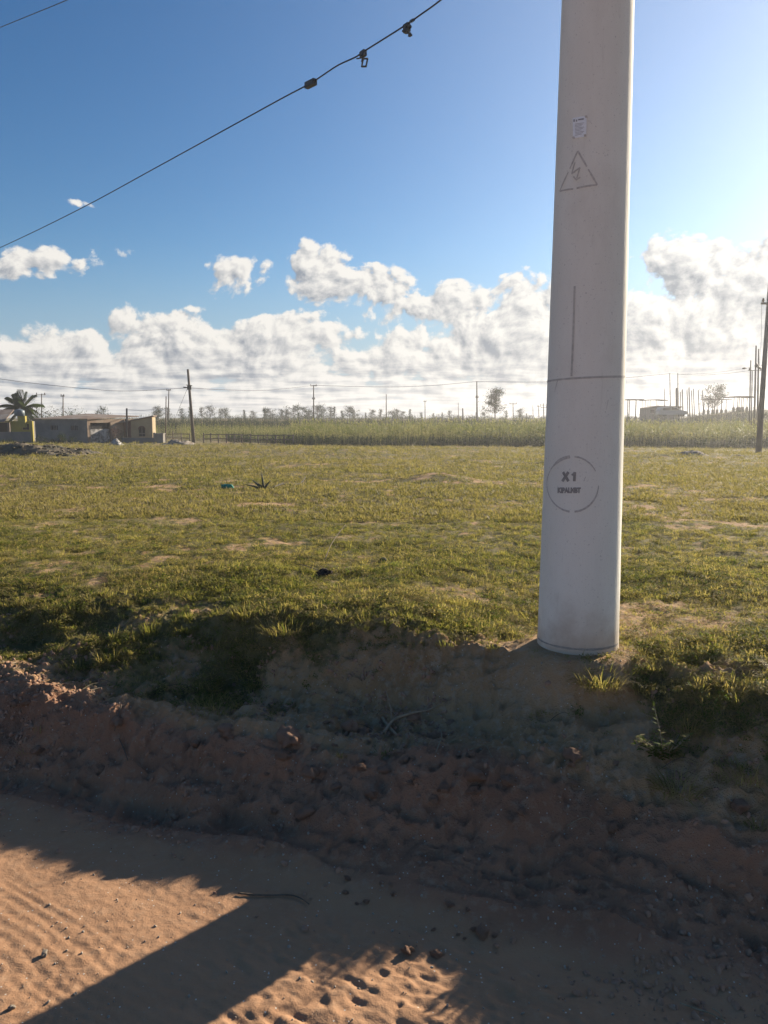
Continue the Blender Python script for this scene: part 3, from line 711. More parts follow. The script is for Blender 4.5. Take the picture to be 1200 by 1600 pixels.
# pale grit and clods on the bank
grit_kinds = []
for k in range(3):
    V, Fc = rough_blob(.0042, 300 + k, 1, .3, (1, .8, .5)); o = bpy.data.objects.new('grit_kind', new_mesh('grit_kind', V, Fc)); o.data.materials.append(M['stone']); grit_kinds.append(o)
crumb_kinds = []
for k in range(4):
    V, Fc = rough_blob(.009, 310 + k, 2, .75, (1, .8, .6), 2.4); o = bpy.data.objects.new('crumb_kind', new_mesh('crumb_kind', V * [1, .9, .8], Fc)); o.data.materials.append(M['clod']); crumb_kinds.append(o)
n = 5200; v = RNG.uniform(1.2, 3.4, n); u = RNG.uniform(-4.2, 1.6, n); x = u * CU + v * SU; y = -u * SU + v * CU
kp = RNG.rand(n) < .15 + .85 * np.clip(fbm(u * 2.2, v * 2.2, 3, 131) * 1.4 + .25 + .4 * (v > 2.2), 0, 1); x, y = x[kp], y[kp]
emit('grit', x, y, land(x, y) + .001, .35 + RNG.rand(len(x)) ** 4 * 1.5, grit_kinds, lambda n: RNG.choice(3, n), 'pale shell grit and gravel sprinkled over the bank and road', 'grit', .8)
n = 20000; v = RNG.uniform(2.0, 3.35, n); u = RNG.uniform(-4.2, 1.6, n); x = u * CU + v * SU; y = -u * SU + v * CU
kp = RNG.rand(n) < np.clip(fbm(u * 2.6, v * 2.6, 3, 135) * 2.2 - .05 + .5 * np.exp(-((u + 1.0) / .7) ** 2) * np.exp(-((v - 2.7) / .4) ** 2), .03, 1); x, y = x[kp], y[kp]
emit('soil_crumbs', x, y, land(x, y), .35 + RNG.rand(len(x)) ** 2.2 * 1.45, crumb_kinds, lambda n: RNG.choice(4, n), 'brown crumbs of dry earth lying on the broken bank', 'soil', .8)

# ------------------------------------------------------------------ individual clods, roots, twigs, tufts on the bank
clod_me = []
for k in range(6):
    V, Fc = rough_blob(1, 330 + k, 3, .95, (1, .8, .5), 2.3); clod_me.append(new_mesh('soil_clod', V, Fc, False))
    clod_me[-1].materials.append(M['clod'])
def clod(px, py, wpx, label, k=0, group=None, name='soil_clod', cat='clod', mt=None, up=.35):
    g = G(px, py); r = wpx * .5 / F * g.length * .9
    me = clod_me[k % 6]
    if mt: me = me.copy(); me.materials.clear(); me.materials.append(mt)
    o = obj(name, me); o.location = g + Vector((0, 0, r * up)); o.scale = (r, r, r); o.rotation_euler = (random.uniform(-.4, .4), random.uniform(-.4, .4), random.uniform(0, 6.28)); tag(o, label, cat, group); return o
random.seed(5)
clod(453, 1163, 48, 'largest earth clod on the bank edge with a sunlit tan top', 3, up=.55)
clod(484, 1213, 26, 'small sunlit earth clod just below the largest one on the bank', 1, up=.6)
clod(741, 1224, 34, 'sunlit crumbly clod low on the bank between root and pole', 2, up=.7)
clod(638, 1487, 24, 'reddish round clod in shade beside the footprints on the road', 3)
clod(682, 1494, 22, 'grey brown round clod to the right of the reddish one by the footprints', 4)
clod(755, 1462, 26, 'split reddish clod lying on the low ridge of soil', 5)
clod(70, 1493, 11, 'single pale pebble with a long shadow on the sunlit sand', 1, name='pebble', cat='pebble', mt=M['stone'], up=.7)
clod(19, 1577, 11, 'pale pebble in the sand at the bottom left corner', 2, name='pebble', cat='pebble', mt=M['stone'], up=.5)
clod(505, 903, 24, 'dark lump of burnt wood standing in the grass of the near field', 0, name='wood_stump', cat='stump', mt=mat('charred_wood', (.04, .032, .028), .9, (.08, .06, .05), 20, .004, 40), up=.7)
clod(599, 878, 14, 'small dark stone in the grass right of the burnt lump', 4, name='field_stone', cat='stone', mt=mat('dark_stone', (.07, .065, .065), .9, (.12, .11, .1), 20, .004, 40), up=.5)
for i in range(70):
    px = random.choice([random.gauss(560, 60), random.gauss(470, 70), random.gauss(700, 90), random.uniform(20, 1180)]); py = {0: 1200, 1: 1180}[i % 2] + random.gauss(0, 45) + (px - 560) * .12
    clod(px, min(max(py, 1100), 1560), random.choice([8, 9, 11, 13, 16, 20, 26, 32]), 'brown clod of dry earth on the shaded bank', i, 'loose clods of earth on the shaded bank', up=.12)
for i in range(14):
    px = random.uniform(520, 800); py = 1400 + (px - 560) * .32 + random.gauss(0, 20)
    clod(px, py, random.choice([7, 8, 10, 13]), 'small clod of earth on the shaded road edge above the footprints', i, 'small clods on the shaded road edge', up=.3)
def gpath(pts, lifts):
    return [G(px, py, l) for (px, py), l in zip(pts, lifts)]
def twig(name, label, cat, lines, mt, n=6):
    m = MB()
    for pts, lf, rr in lines:
        p = smooth_path(gpath(pts, lf), 4); N = len(p); r = np.interp(np.linspace(0, 1, N), np.linspace(0, 1, len(rr)), rr); m.tube(p, list(r), n)
    return tag(m.build(name, mt, smooth=True), label, cat)
twig('root', 'pale knotted root sticking out of the bank and catching the sun', 'root', [([(600, 1148), (616, 1134), (645, 1126), (668, 1120), (690, 1112)], [.01, .025, .03, .028, .04], [.007, .0065, .006, .004, .0015]), ([(612, 1140), (611, 1128), (607, 1116), (602, 1104)], [.02, .05, .07, .085], [.003, .0025, .002, .001]), ([(598, 1128), (604, 1138), (612, 1146), (619, 1150)], [.02, .018, .015, .01], [.007, .008, .008, .004])], M['root'])
twig('twig', 'thin dry twig lying in shade at the tip of the pole shadow', 'twig', [([(372, 1398), (410, 1402), (450, 1401), (468, 1406), (483, 1416)], [.006] * 5, [.003, .003, .0025, .002, .0015])], M['bark'])
twig('twig', 'pale forked dry straw stalk at the bottom right of the road', 'twig', [([(1062, 1572), (1085, 1580), (1110, 1588), (1133, 1600)], [.008] * 4, [.0015, .002, .002, .002]), ([(1112, 1582), (1124, 1590), (1128, 1597)], [.012] * 3, [.001, .0015, .0015])], M['straw'])
twig('root', 'dark exposed root hanging down the shaded left bank', 'root', [([(190, 1108), (184, 1128), (179, 1146)], [.02, .015, .01], [.003, .003, .002]), ([(186, 1160), (194, 1178), (200, 1192)], [.015, .02, .01], [.002, .003, .002])], M['bark'])
twig('twig', 'thin curved twig on the bank below and left of the pole base', 'twig', [([(688, 1148), (690, 1162), (684, 1176), (680, 1184)], [.02, .03, .02, .01], [.0015, .002, .002, .001])], M['straw'])
twig('wire', 'thin bent rusty wire rising from the burnt lump in the grass', 'wire', [([(508, 896), (520, 880), (540, 860)], [.1, .16, .22], [.003, .003, .002]), ([(498, 903), (478, 893), (462, 886)], [.05, .04, .02], [.003, .003, .002])], M['bark'])

def big_tuft(px, py, wpx, hpx, label, seed, mt='blade', n=110, cat='grass tuft', name='grass_tuft', bend=.7, lean=1.1, group=None):
    g = G(px, py); k = g.length / F; o = tuft(name, M[mt], n, wpx * .5 * k * .55, hpx * k * .32, hpx * k * .85, .0034, seed, lean, bend, 4)
    COL.objects.link(o); o.location = g; tag(o, label, cat, group); return o
big_tuft(935, 1070, 120, 72, 'bright sunlit grass tuft just below the base of the big pole', 41, n=420)
big_tuft(1075, 1142, 70, 62, 'small half sunlit tuft on the right bank above the leafy weed', 42, n=170, lean=.9)
big_tuft(1133, 1072, 70, 46, 'yellowish tuft at the right edge of the field lip', 43, n=160)
big_tuft(1165, 1215, 120, 60, 'big dark shaded tuft spreading over the right bank', 44, n=200, lean=1.3)
big_tuft(1060, 1235, 110, 70, 'wide dark tuft hanging below the leafy weed on the right bank', 45, n=260, lean=1.4)
big_tuft(1180, 1290, 50, 40, 'shaded tuft with a few lit blades at the right picture edge', 46, n=60)
big_tuft(440, 985, 120, 52, 'tall bright green tuft drooping over the middle of the field lip', 47, n=330, lean=1.2)
big_tuft(380, 962, 70, 46, 'green tuft left of the drooping tuft on the field lip', 48, n=200)
big_tuft(500, 950, 60, 34, 'thin green tuft right of the drooping tuft on the field lip', 49, n=120)
big_tuft(80, 975, 56, 38, 'round sunlit tuft above the left ledge', 50, n=150)
big_tuft(42, 945, 50, 34, 'tuft in the grass near the left picture edge', 51, n=120)
big_tuft(170, 1030, 70, 42, 'sunlit tuft of broad blades on the left slope', 52, n=170, lean=.8)
big_tuft(120, 1045, 60, 34, 'low sunlit tuft beside the left ledge', 53, n=130)
big_tuft(182, 1000, 44, 40, 'upright grass tuft above the broad bladed one on the left slope', 54, n=90, lean=.6)
big_tuft(235, 992, 50, 40, 'grass tuft with tall thin stems on the left slope', 55, n=80, lean=.45, bend=.3)
big_tuft(59, 1146, 22, 34, 'single sprig of green blades on the left scarp', 56, n=10, lean=.5)
big_tuft(38, 1180, 20, 28, 'lowest little yellow sprig on the left scarp', 57, n=8, lean=.8)
big_tuft(533, 1182, 26, 20, 'tiny tuft on the bank right of the largest clod', 58, n=40)
big_tuft(600, 1175, 60, 24, 'creeping green tuft below the pale root', 59, mt='weed', n=90, lean=1.6)
big_tuft(330, 1105, 150, 36, 'dark shaded grass growing in the gully behind the ledge', 60, n=260, lean=1.2)
big_tuft(440, 1110, 110, 34, 'dark shaded grass at the right end of the gully', 61, n=220, lean=1.2)
big_tuft(1020, 1045, 60, 30, 'sunlit tuft right of the pole base on the field lip', 62, n=140)
big_tuft(800, 1000, 40, 26, 'sunlit tuft left of the pole base', 63, n=100)
big_tuft(700, 1005, 60, 26, 'low tuft on the lip midway between drooping tuft and pole', 64, n=130)
for i, (px, py, w_, h_) in enumerate([(255, 915, 50, 26), (300, 935, 60, 30), (205, 925, 44, 24), (350, 925, 60, 34), (150, 955, 50, 28), (560, 965, 56, 26), (610, 975, 50, 26), (655, 985, 60, 24), (740, 985, 54, 24), (290, 985, 60, 34), (330, 1010, 70, 34), (15, 985, 44, 28), (1050, 1075, 50, 26), (1000, 1075, 40, 24), (770, 1010, 44, 22), (480, 1000, 60, 30), (270, 1045, 60, 30)]):
    big_tuft(px, py, w_, h_, 'ordinary grass tuft along the crumbling lip of the field', 80 + i, n=130, lean=1.2, group='grass tufts along the field lip')
for i in range(22):
    px = random.uniform(60, 1120); py = 1120 + (px - 400) * .13 + random.gauss(0, 45); a_ = random.uniform(-.6, .6); L_ = random.uniform(18, 60); cx_ = random.uniform(-8, 8)
    m = MB(); p_ = smooth_path(gpath([(px, py), (px + L_ * .5 * math.cos(a_) + cx_, py + L_ * .5 * math.sin(a_) - 4), (px + L_ * math.cos(a_), py + L_ * math.sin(a_))], [.004, random.uniform(.008, .03), .006]), 5); m.tube(p_, list(np.linspace(.0016, .0007, len(p_))), 5)
    tag(m.build('dry_stem', M['straw' if i % 3 else 'bark'], smooth=True), 'thin dry stem lying on the shaded bank', 'dry stem', 'thin dry stems on the shaded bank')
# the leafy weed
g = G(1040, 1192); wd = thing('leafy_weed', 'sunlit leafy weed with a tall sprig on the shaded right bank', 'weed', g)
ms, ml = MB(), MB(); rs = random.Random(9)
for i in range(44):
    a = rs.uniform(0, 6.28); L = rs.uniform(.05, .12); top = Vector((math.cos(a) * L * .75 - .02, math.sin(a) * L * .4, L * .8))
    if i == 0: top = Vector((-.045, .0, .185))
    if i == 1: top = Vector((-.11, -.02, .07))
    pts = [Vector((0, 0, -.01)), top * .5 + Vector((0, 0, .012)), top]; ms.tube(pts, [.0022, .0018, .0012], 5)
    for k in range(9):
        f = .35 + .65 * k / 8; p = top * f; b = rs.uniform(0, 6.28); ml.leaf(p, (math.cos(b), math.sin(b), rs.uniform(0, .9)), rs.uniform(.014, .028), rs.uniform(.008, .013), .2, seg=3)
ms.build('stem', M['straw'], wd, True); ml.build('foliage', M['weed'], wd)
wd.scale = (1.2, 1.2, 1.2)

# ------------------------------------------------------------------ in the field: agave, plastic bag, bare patches
g = G(412, 765); ag = thing('agave', 'dry grey agave with stiff spread leaves lying in the middle of the field', 'agave', g)
rs = random.Random(3); kpx = g.length / F
for (dx, dz, L) in [(-2, 28, .34), (12, 18, .22), (-20, 20, .30), (-32, 12, .36), (-30, 2, .30), (-14, 22, .16), (18, 4, .2), (6, 10, .14), (-8, 8, .2)]:
    m = MB(); d = Vector((dx, rs.uniform(-8, 8), dz)).normalized()
    m.leaf((0, 0, 0), d, L, .055, .12, nrm=(0, 1, .2), seg=5); V = [Vector(v) for v in m.V]
    m2 = MB(); m2.tube([Vector((0, 0, 0)) + d * (L * f) + Vector((0, 0, -.12 * L * f * f)) for f in (0, .25, .5, .75, 1)], [.012, .020, .018, .011, .002], 6)
    m2.build('leaf', M['agave'] if 'agave' in M else M.setdefault('agave', mat('agave_leaf', (.10, .115, .085), .7, (.17, .165, .12), 9)), ag, True)
twig('fallen_branch', 'bent dark branch lying flat beside the agave', 'branch', [([(428, 764), (440, 760), (455, 760), (470, 758), (478, 752)], [.03, .04, .03, .04, .10], [.010, .018, .018, .016, .006])], mat('dark_branch', (.07, .06, .05), .95, (.11, .1, .08), 20))
V, Fc = rough_blob(.09, 350, 3, .7, (1.1, .7, .5), 2.2); bg_ = obj('plastic_bag', new_mesh('plastic_bag', V, Fc, False), mat('turquoise_plastic', (.05, .42, .33), .35, (.12, .55, .45), 20, trans=.35)); bg_.location = G(354, 764, .04); tag(bg_, 'crumpled turquoise plastic bag lying in the grass left of the agave', 'plastic bag')

# ------------------------------------------------------------------ palette of the far things
M['render_grey'] = mat('bare_cement_render', (.27, .26, .245), .95, (.34, .32, .29), .9, .01, 8, coords='POS', var2=(.20, .20, .195), v2scale=.6)
M['brick'] = mat('dusty_brick', (.42, .31, .22), .95, (.33, .24, .175), 1.2, .02, 10, coords='POS', var2=(.50, .42, .32), v2scale=.5)
M['pillar'] = mat('raw_block', (.40, .37, .32), .95, (.30, .28, .25), 2, .02, 9, coords='POS')
M['yellow'] = mat('yellow_wall_paint', (.62, .52, .10), .9, (.50, .42, .09), 1.5, coords='POS')
M['cream'] = mat('cream_plaster', (.56, .45, .28), .95, (.46, .35, .22), 1.3, .01, 10, coords='POS')
M['redbrown'] = mat('red_brown_plaster', (.27, .14, .10), .95, (.22, .12, .09), 2, coords='POS')
M['roof'] = mat('rusted_roof_sheet', (.36, .26, .19), .8, (.24, .17, .13), 1.2, .01, 6, coords='POS', var2=(.42, .38, .33), v2scale=.8)
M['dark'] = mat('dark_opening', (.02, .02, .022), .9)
M['patch'] = mat('patched_sheet', (.62, .60, .57), .7, (.12, .12, .12), 3.2, .01, 6, coords='POS')
M['tank'] = mat('blue_grey_tank', (.20, .27, .30), .5, (.16, .2, .23), 3)
M['rubble'] = mat('rubble', (.17, .14, .095), .95, (.27, .22, .15), 2.5, .04, 6, coords='POS', var2=(.07, .075, .05), v2scale=1.4)
M['rubble_pale'] = mat('pale_rubble', (.42, .37, .31), .95, (.27, .23, .19), 3, .04, 6, coords='POS')
M['thatch'] = mat('dark_thatch', (.10, .085, .07), .95, (.16, .13, .10), 2, .03, 6, coords='POS')
M['concpost'] = mat('raw_concrete_post', (.30, .28, .25), .9, (.22, .2, .18), 1.5, coords='POS')
M['white'] = mat('white_car_paint', (.5, .5, .5), .35, spec=.5)
M['glass'] = mat('dark_glass', (.03, .035, .04), .1, spec=.6)
M['tyre'] = mat('tyre_rubber', (.025, .025, .025), .85)

def base(px, d, dz=0.0):
    x = (px - 600) / F * d / ray(px, 690)[1] * 1.0
    x = P(px, 690, d).x
    return Vector((x, d, ground(x, d) + dz))
def zat(py, d): return P(600, py, d).z

# ------------------------------------------------------------------ houses on the left
def wall_with_holes(m, L, h, th, holes):
    """wall along +x from 0..L, thickness towards +y; holes: (x0,x1,z0,z1) sorted by x, not overlapping in x"""
    x = 0
    for (a, b, z0, z1) in sorted(holes):
        if a > x: m.box(x, a, 0, th, 0, h)
        if z0 > 0: m.box(a, b, 0, th, 0, z0)
        if z1 < h: m.box(a, b, 0, th, z1, h)
        x = b
    if x < L: m.box(x, L, 0, th, 0, h)
def place(p, m, name, mt, root, off=(0, 0), rz=0.0, label=None):
    """wall piece turned by rz about its start and moved by off, in its thing's space"""
    ca, sa = math.cos(rz), math.sin(rz); m.V = [(off[0] + x * ca - y * sa, off[1] + x * sa + y * ca, z) for x, y, z in m.V]
    o = m.build(name, mt, root)
    if label: o['label'] = label
    return o
# grey workshop: corner at px 137, shaded front to the left, lit gate side to the right
D0 = 61.0; cA = base(137, D0, -.1); root = thing('workshop', 'long low grey cement building with two small vent windows and a patched metal gate', 'building', cA)
hA = zat(656, D0) - cA.z
rzL = R(180 - 14)    # direction of the shaded face, going left
wl_ = 4.75
m = MB(); wall_with_holes(m, wl_, hA, .2, [(.85, 1.45, hA - .82, hA - .45), (2.65, 3.3, hA - .82, hA - .45)])
m.V = [(x, -y, z) for x, y, z in m.V]; m.F = [f[::-1] for f in m.F]
place(None, m, 'front_wall', M['render_grey'], root, (0, 0), rzL)
for a in (.85, 2.65):
    m = MB()
    m.box(a, a + .62, -.18, -.12, hA - .82, hA - .45); fr = place(None, m, 'vent_window', M['dark'], root, (0, 0), rzL)
    m = MB()
    for k in range(1, 4): m.box(a + .62 * k / 4 - .02, a + .62 * k / 4 + .02, -.115, -.02, hA - .82, hA - .45)
    place(None, m, 'vent_bar', M['render_grey'], fr, (0, 0), rzL)
rzR = R(62); gl = 5.3
# gate side: from the corner away to the right
m = MB(); wall_with_holes(m, gl, hA + .05, .2, [(.30, 2.35, 0, 1.72)])
place(None, m, 'gate_wall', M['brick'], root, (.02, .0), rzR)
m = MB(); m.box(.32, 2.33, .12, .20, 0, 1.22); place(None, m, 'gate', M['patch'], root, (.02, 0), rzR, 'white metal gate covered in dark patches')
m = MB(); m.box(.30, 2.35, .215, .25, 0, 1.72); place(None, m, 'gate_opening', M['dark'], root, (.02, 0), rzR)
ex = (math.cos(rzL) * wl_, math.sin(rzL) * wl_); ey = (math.cos(rzR) * gl, math.sin(rzR) * gl)
m = MB(); m.box(0, wl_, 0, .2, 0, hA); m.V = [(x, -y, z) for x, y, z in m.V]; m.F = [f[::-1] for f in m.F]
place(None, m, 'rear_wall', M['render_grey'], root, (ey[0] - .1, ey[1] + .3), rzL)
m = MB()
q = [(-ex[0] * .0 + .1, -.12, hA + .02), (ex[0] - .15, ex[1] - .1, hA + .02), (ex[0] + ey[0] - .15, ex[1] + ey[1] + .25, hA + .45), (ey[0] + .1, ey[1] + .2, hA + .25)]
m.add([(a, b, c) for a, b, c in q] + [(a, b, c + .07) for a, b, c in q], [(3, 2, 1, 0), (4, 5, 6, 7), (0, 1, 5, 4), (1, 2, 6, 5), (2, 3, 7, 6), (3, 0, 4, 7)]); m.build('roof', M['roof'], root)
m = MB(); m.tube([(3.95 * math.cos(rzR) + .12, 3.95 * math.sin(rzR) - .1, .0), (3.95 * math.cos(rzR) + .1, 3.95 * math.sin(rzR) - .1, hA + .05)], .09, 8); m.build('drain_pipe', M['dark'], root, True)

# cream annexe with an arched window
D1 = 64.0; cB = base(205.5, D1, -.1); root = thing('annexe', 'small cream plastered house with an arched window and a roof rising to the right', 'house', cB)
wB = (236 - 205.5) / F * D1 * 1.05; h0, h1 = zat(658, D1) - cB.z, zat(651.5, D1) - cB.z
rzB = R(12)
cxw = wB * .50; aw = .26; az0, az1 = zat(682, D1) - cB.z, zat(670, D1) - cB.z
arch = [(cxw + aw * math.cos(a), az1 - .05 + aw * 1.0 * math.sin(a)) for a in np.linspace(0, math.pi, 9)]
m = MB()
# front wall as strips round the arch
def top_at(x): return h0 + (h1 - h0) * x / wB
xsB = [0] + [a[0] for a in arch[::-1]] + [wB]
def col(m, x0, x1, zb0, zb1, zt0, zt1, th=.18):
    V = [(x0, 0, zb0), (x1, 0, zb1), (x1, 0, zt1), (x0, 0, zt0), (x0, th, zb0), (x1, th, zb1), (x1, th, zt1), (x0, th, zt0)]
    m.add(V, [(0, 1, 2, 3), (7, 6, 5, 4), (0, 4, 5, 1), (1, 5, 6, 2), (2, 6, 7, 3), (3, 7, 4, 0)])
col(m, 0, cxw - aw, 0, 0, top_at(0), top_at(cxw - aw)); col(m, cxw + aw, wB, 0, 0, top_at(cxw + aw), top_at(wB)); col(m, cxw - aw, cxw + aw, 0, 0, az0, az0)
av = arch[::-1]
for p, q in zip(av[:-1], av[1:]): col(m, p[0], q[0], p[1], q[1], top_at(p[0]), top_at(q[0]))
place(None, m, 'front_wall', M['cream'], root, rz=rzB)
m = MB(); m.box(cxw - aw - .02, cxw + aw + .02, .185, .22, az0 - .02, az1 + aw); wn = place(None, m, 'arched_window', M['dark'], root, rz=rzB)
m = MB(); m.box(cxw - .02, cxw + .02, .10, .16, az0, az1 + aw - .07); m.box(cxw - aw, cxw - .021, .10, .16, az0 + .22, az0 + .26); m.box(cxw + .021, cxw + aw, .10, .16, az0 + .22, az0 + .26); place(None, m, 'window_bars', M['pillar'], wn, rz=rzB)
m = MB()
for k, (p, q) in enumerate(zip(av[:-1], av[1:])): m.tube([(p[0], -.02, p[1]), (q[0], -.02, q[1])], .045, 5)
place(None, m, 'arch_trim', M['redbrown'], wn, rz=rzB)
m = MB(); m.box(-3.2, 0, 0, .18, 0, h0 - .0); m.V = [(x * 0.34, y + x * -.25, z) for x, y, z in m.V]; place(None, m, 'side_wall', M['redbrown'], root, rz=rzB)
m = MB(); m.box(wB - .18, wB, .181, 3.4, 0, h1 - .02); m.build('end_wall', M['cream'], root).rotation_euler = (0, 0, rzB)
m = MB(); x0, x1 = -1.2, wB + .12; z0, z1 = top_at(x0) + .02, top_at(x1) + .02
V = [(x0, -.15, z0), (x1, -.15, z1), (x1, 3.5, z1), (x0, 3.5, z0)]; m.add(V + [(a, b, c + .08) for a, b, c in V], [(3, 2, 1, 0), (4, 5, 6, 7), (0, 1, 5, 4), (1, 2, 6, 5), (2, 3, 7, 6), (3, 0, 4, 7)])
place(None, m, 'roof', M['roof'], root, rz=rzB)
# yellow house far left
D2 = 64.0; cC = base(-40, D2, -.1); root = thing('house', 'low yellow house with a dark veranda and a rusty sloping roof at the left edge', 'house', cC)
zt = zat(655, D2) - cC.z; W = (18 + 40) / F * D2; W2 = (50 + 40) / F * D2
m = MB(); wall_with_holes(m, W2 + .1, zat(658, D2) - cC.z, .2, [(3.1 * .6, 3.1, .0, 1.7), (W2 - .75, W2 - .2, 1.1, 1.6)]); m.build('front_wall', M['yellow'], root)
m = MB(); m.box(3.1 * .6 + .01, 3.09, .12, .19, 0, 1.69); m.build('doorway', M['dark'], root)
m = MB(); m.box(W2 - .74, W2 - .21, .12, .19, 1.11, 1.59); m.build('window', M['dark'], root)
m = MB(); m.box(W2 - .95, W2 - .35, -.3, .0 - .003, zat(668, D2) - cC.z, zat(650, D2) - cC.z); m.build('parapet', M['yellow'], root)
m = MB(); V = [(-1, -1.5, zt - .25), (W2 - 1.5, -1.5, zt - .25), (W2 - 2.4, 2.2, zt + .75), (-1, 2.2, zt + .75)]; m.add(V + [(a, b, c + .07) for a, b, c in V], [(3, 2, 1, 0), (4, 5, 6, 7), (0, 1, 5, 4), (1, 2, 6, 5), (2, 3, 7, 6), (3, 0, 4, 7)]); m.build('roof', M['roof'], root)
for k in range(3):
    m = MB(); m.box(1.0 + k * 1.25, 1.15 + k * 1.25, -1.4, -1.25, 0, zt - .26); m.build('veranda_post', M['timber'], root)
m = MB(); m.box(W2 - .1, W2 + .1, .201, 5, 0, zat(658, D2) - cC.z - .003); m.build('side_wall', M['render_grey'], root)
m = MB(); m.tube([(0, 0, 0), (0, 0, .42), (0, 0, .5), (0, 0, .56)], [.40, .40, .30, .12], 16); tk = m.build('water_tank', M['tank'], None, True); tk.location = base(33, D2 - .2) ; tk.location.z = zat(650, D2); tag(tk, 'blue grey round water tank standing on the yellow house', 'water tank')
# boundary wall, low wall, pillars
def run_wall(name, label, cat, pa, da, pb, db, ytop, mt, th=.16, h=None):
    a, b = base(pa, da, -.15), base(pb, db, -.15); L = (b - a).length; m = MB(); hh = h or (zat(ytop, (da + db) / 2) - a.z)
    m.box(0, L, 0, th, 0, hh); n = max(1, int(L / 2.2))
    for i in range(n + 1): m.box(L * i / n - .09, L * i / n + .09, -.03, -.002, 0, hh - .003)
    o = m.build(name, mt); o.location = a; o.rotation_euler = (0, 0, math.atan2(b.y - a.y, b.x - a.x)); return tag(o, label, cat)
run_wall('boundary_wall', 'low grey cement wall in front of the yellow house', 'wall', -90, 58.5, 47, 60, 675, M['render_grey'])
run_wall('yard_wall', 'low dark grey wall in front of the cream annexe', 'wall', 192, 60.5, 239, 60.5, 684, M['render_grey'])
m = MB(); L = (255 - 243) / F * 60.5; m.box(0, L, 0, .6, 0, zat(678, 60.5) - base(243, 60.5).z); m.box(-.04, L + .04, -.04, .64, zat(678, 60.5) - base(243, 60.5).z + .002, zat(677.3, 60.5) - base(243, 60.5).z + .02)
o = m.build('gate_pillar', M['pillar']); o.location = base(243, 60.5); tag(o, 'pale square block pillar at the right end of the dark yard wall', 'pillar')
m = MB(); m.box(0, .16, 0, .16, 0, zat(676, 60.4) - base(239, 60.4).z); o = m.build('gate_pillar', M['pillar']); o.location = base(239.5, 60.4); tag(o, 'thin block post between the yard wall and the square pillar', 'pillar')

def heap(name, label, cat, px0, px1, pyb, h, mt, seed, depth=1.2, chips=40, cmt=None):
    g0, g1 = G(px0, pyb), G(px1, pyb); c = (g0 + g1) / 2; hw = (g1 - g0).length / 2
    n = 48; V = []; Fc = []
    for j in range(n):
        for i in range(n):
            a, b = i / (n - 1) * 2 - 1, j / (n - 1) * 2 - 1; x, y = a * hw, b * depth
            e = max(0, 1 - a * a) * max(0, 1 - b * b); z = h * e ** .8 * (.65 + .6 * float(fbm(x * .9 / max(hw, 1) * 2, y * 1.2, 3, seed))) + .10 * h * float(ridge(x * 2.2, y * 2.2, 3, seed + 4)) * (e > .02) - .06
            V.append((x, y, z + ground(c.x + x, c.y + y) - c.z)); 
    for j in range(n - 1):
        for i in range(n - 1): k = j * n + i; Fc.append((k, k + 1, k + 1 + n, k + n))
    o = new_mesh(name, V, Fc); m = MB(); rs = random.Random(seed)
    t_ = thing(name, label, cat, c); obj('mound', o, mt, t_)
    for i in range(chips):
        k = rs.randrange(n * n); x, y, z = V[k]
        if z < h * .12: continue
        s_ = rs.uniform(.02, .06) * (h / .5) ** .5; rz = rs.uniform(0, 3); m.box(x - s_, x + s_, y - s_ * .6, y + s_ * .6, z - s_ * .4, z + s_ * .5, rz, (x, y))
    o2 = m.build('fragments', cmt or mt, t_); o2['kind'] = 'stuff'; return t_
heap('rubble_heap', 'long heap of grey rubble and soil in front of the grey workshop', 'rubble heap', -40, 106, 712, .75, M['rubble'], 401, 2.2, 700)
heap('rubble_heap', 'pale heap of broken blocks at the foot of the leaning wooden pole', 'rubble heap', 256, 302, 695, .55, M['rubble_pale'], 402, 1.3, 120, M['cream'])
heap('rubbish_pile', 'small pile of light rubbish beside the patched gate', 'rubbish', 171, 192, 696, .55, M['patch'], 403, .6, 60, M['patch'])
# dark bushes against the grey wall
def bush(name, label, cat, px, py, d, w, h, mt, n, seed, leaf=.12, group=None, parent=None):
    rs = random.Random(seed); m = MB(); tr = MB(); b = base(px, d, -.05); ct = []
    for i in range(max(5, int(w * 4))): ct.append(Vector((rs.uniform(-w / 2, w / 2) * .8, rs.uniform(-w / 2, w / 2) * .5, h * rs.uniform(.3, .8))))
    for c in ct: tr.tube([(c.x * .2, c.y * .2, 0), c * .6, c], [.035, .02, .008], 5)
    for i in range(n):
        c = rs.choice(ct); q = c + Vector((rs.gauss(0, 1), rs.gauss(0, 1), rs.gauss(0, .8))) * h * .17
        if q.z < .03: q.z = rs.uniform(.03, h * .3)
        m.leaf(q, (rs.gauss(0, 1), rs.gauss(0, 1), rs.gauss(.3, .7)), leaf * rs.uniform(.6, 1.4), leaf * .45, .2, seg=2)
    t_ = thing(name, label, cat, b, group=group); tr.build('stem', M['bark'], t_); m.build('foliage', mt, t_); return t_
bush('bush', 'low dark bush heaped against the grey workshop wall', 'bush', 88, 0, 58, 2.8, .85, M['cane'], 900, 501)
bush('bush', 'tiny dark bush at the foot of the low cement wall', 'bush', 8, 0, 57.5, 1.4, .45, M['cane'], 300, 502)
bush('bush', 'flattened dark bush to the right of the heaped bush by the wall', 'bush', 112, 0, 58, 1.5, .4, M['cane'], 300, 503)
bush('bush', 'brownish leafy bush right behind the palm tree', 'bush', 68, 0, 72, 2.6, 3.7, M['needle'], 1500, 504, .2)
bush('bush', 'dense dark green bushes above the grey workshop roof', 'bush', 100, 0, 76, 3.4, 3.1, M['cane'], 1700, 505, .2)
bush('bush', 'small dark bush beside the workshop roof, right of the dense bushes', 'bush', 122, 0, 78, 1.6, 3.0, M['cane'], 700, 506, .2)
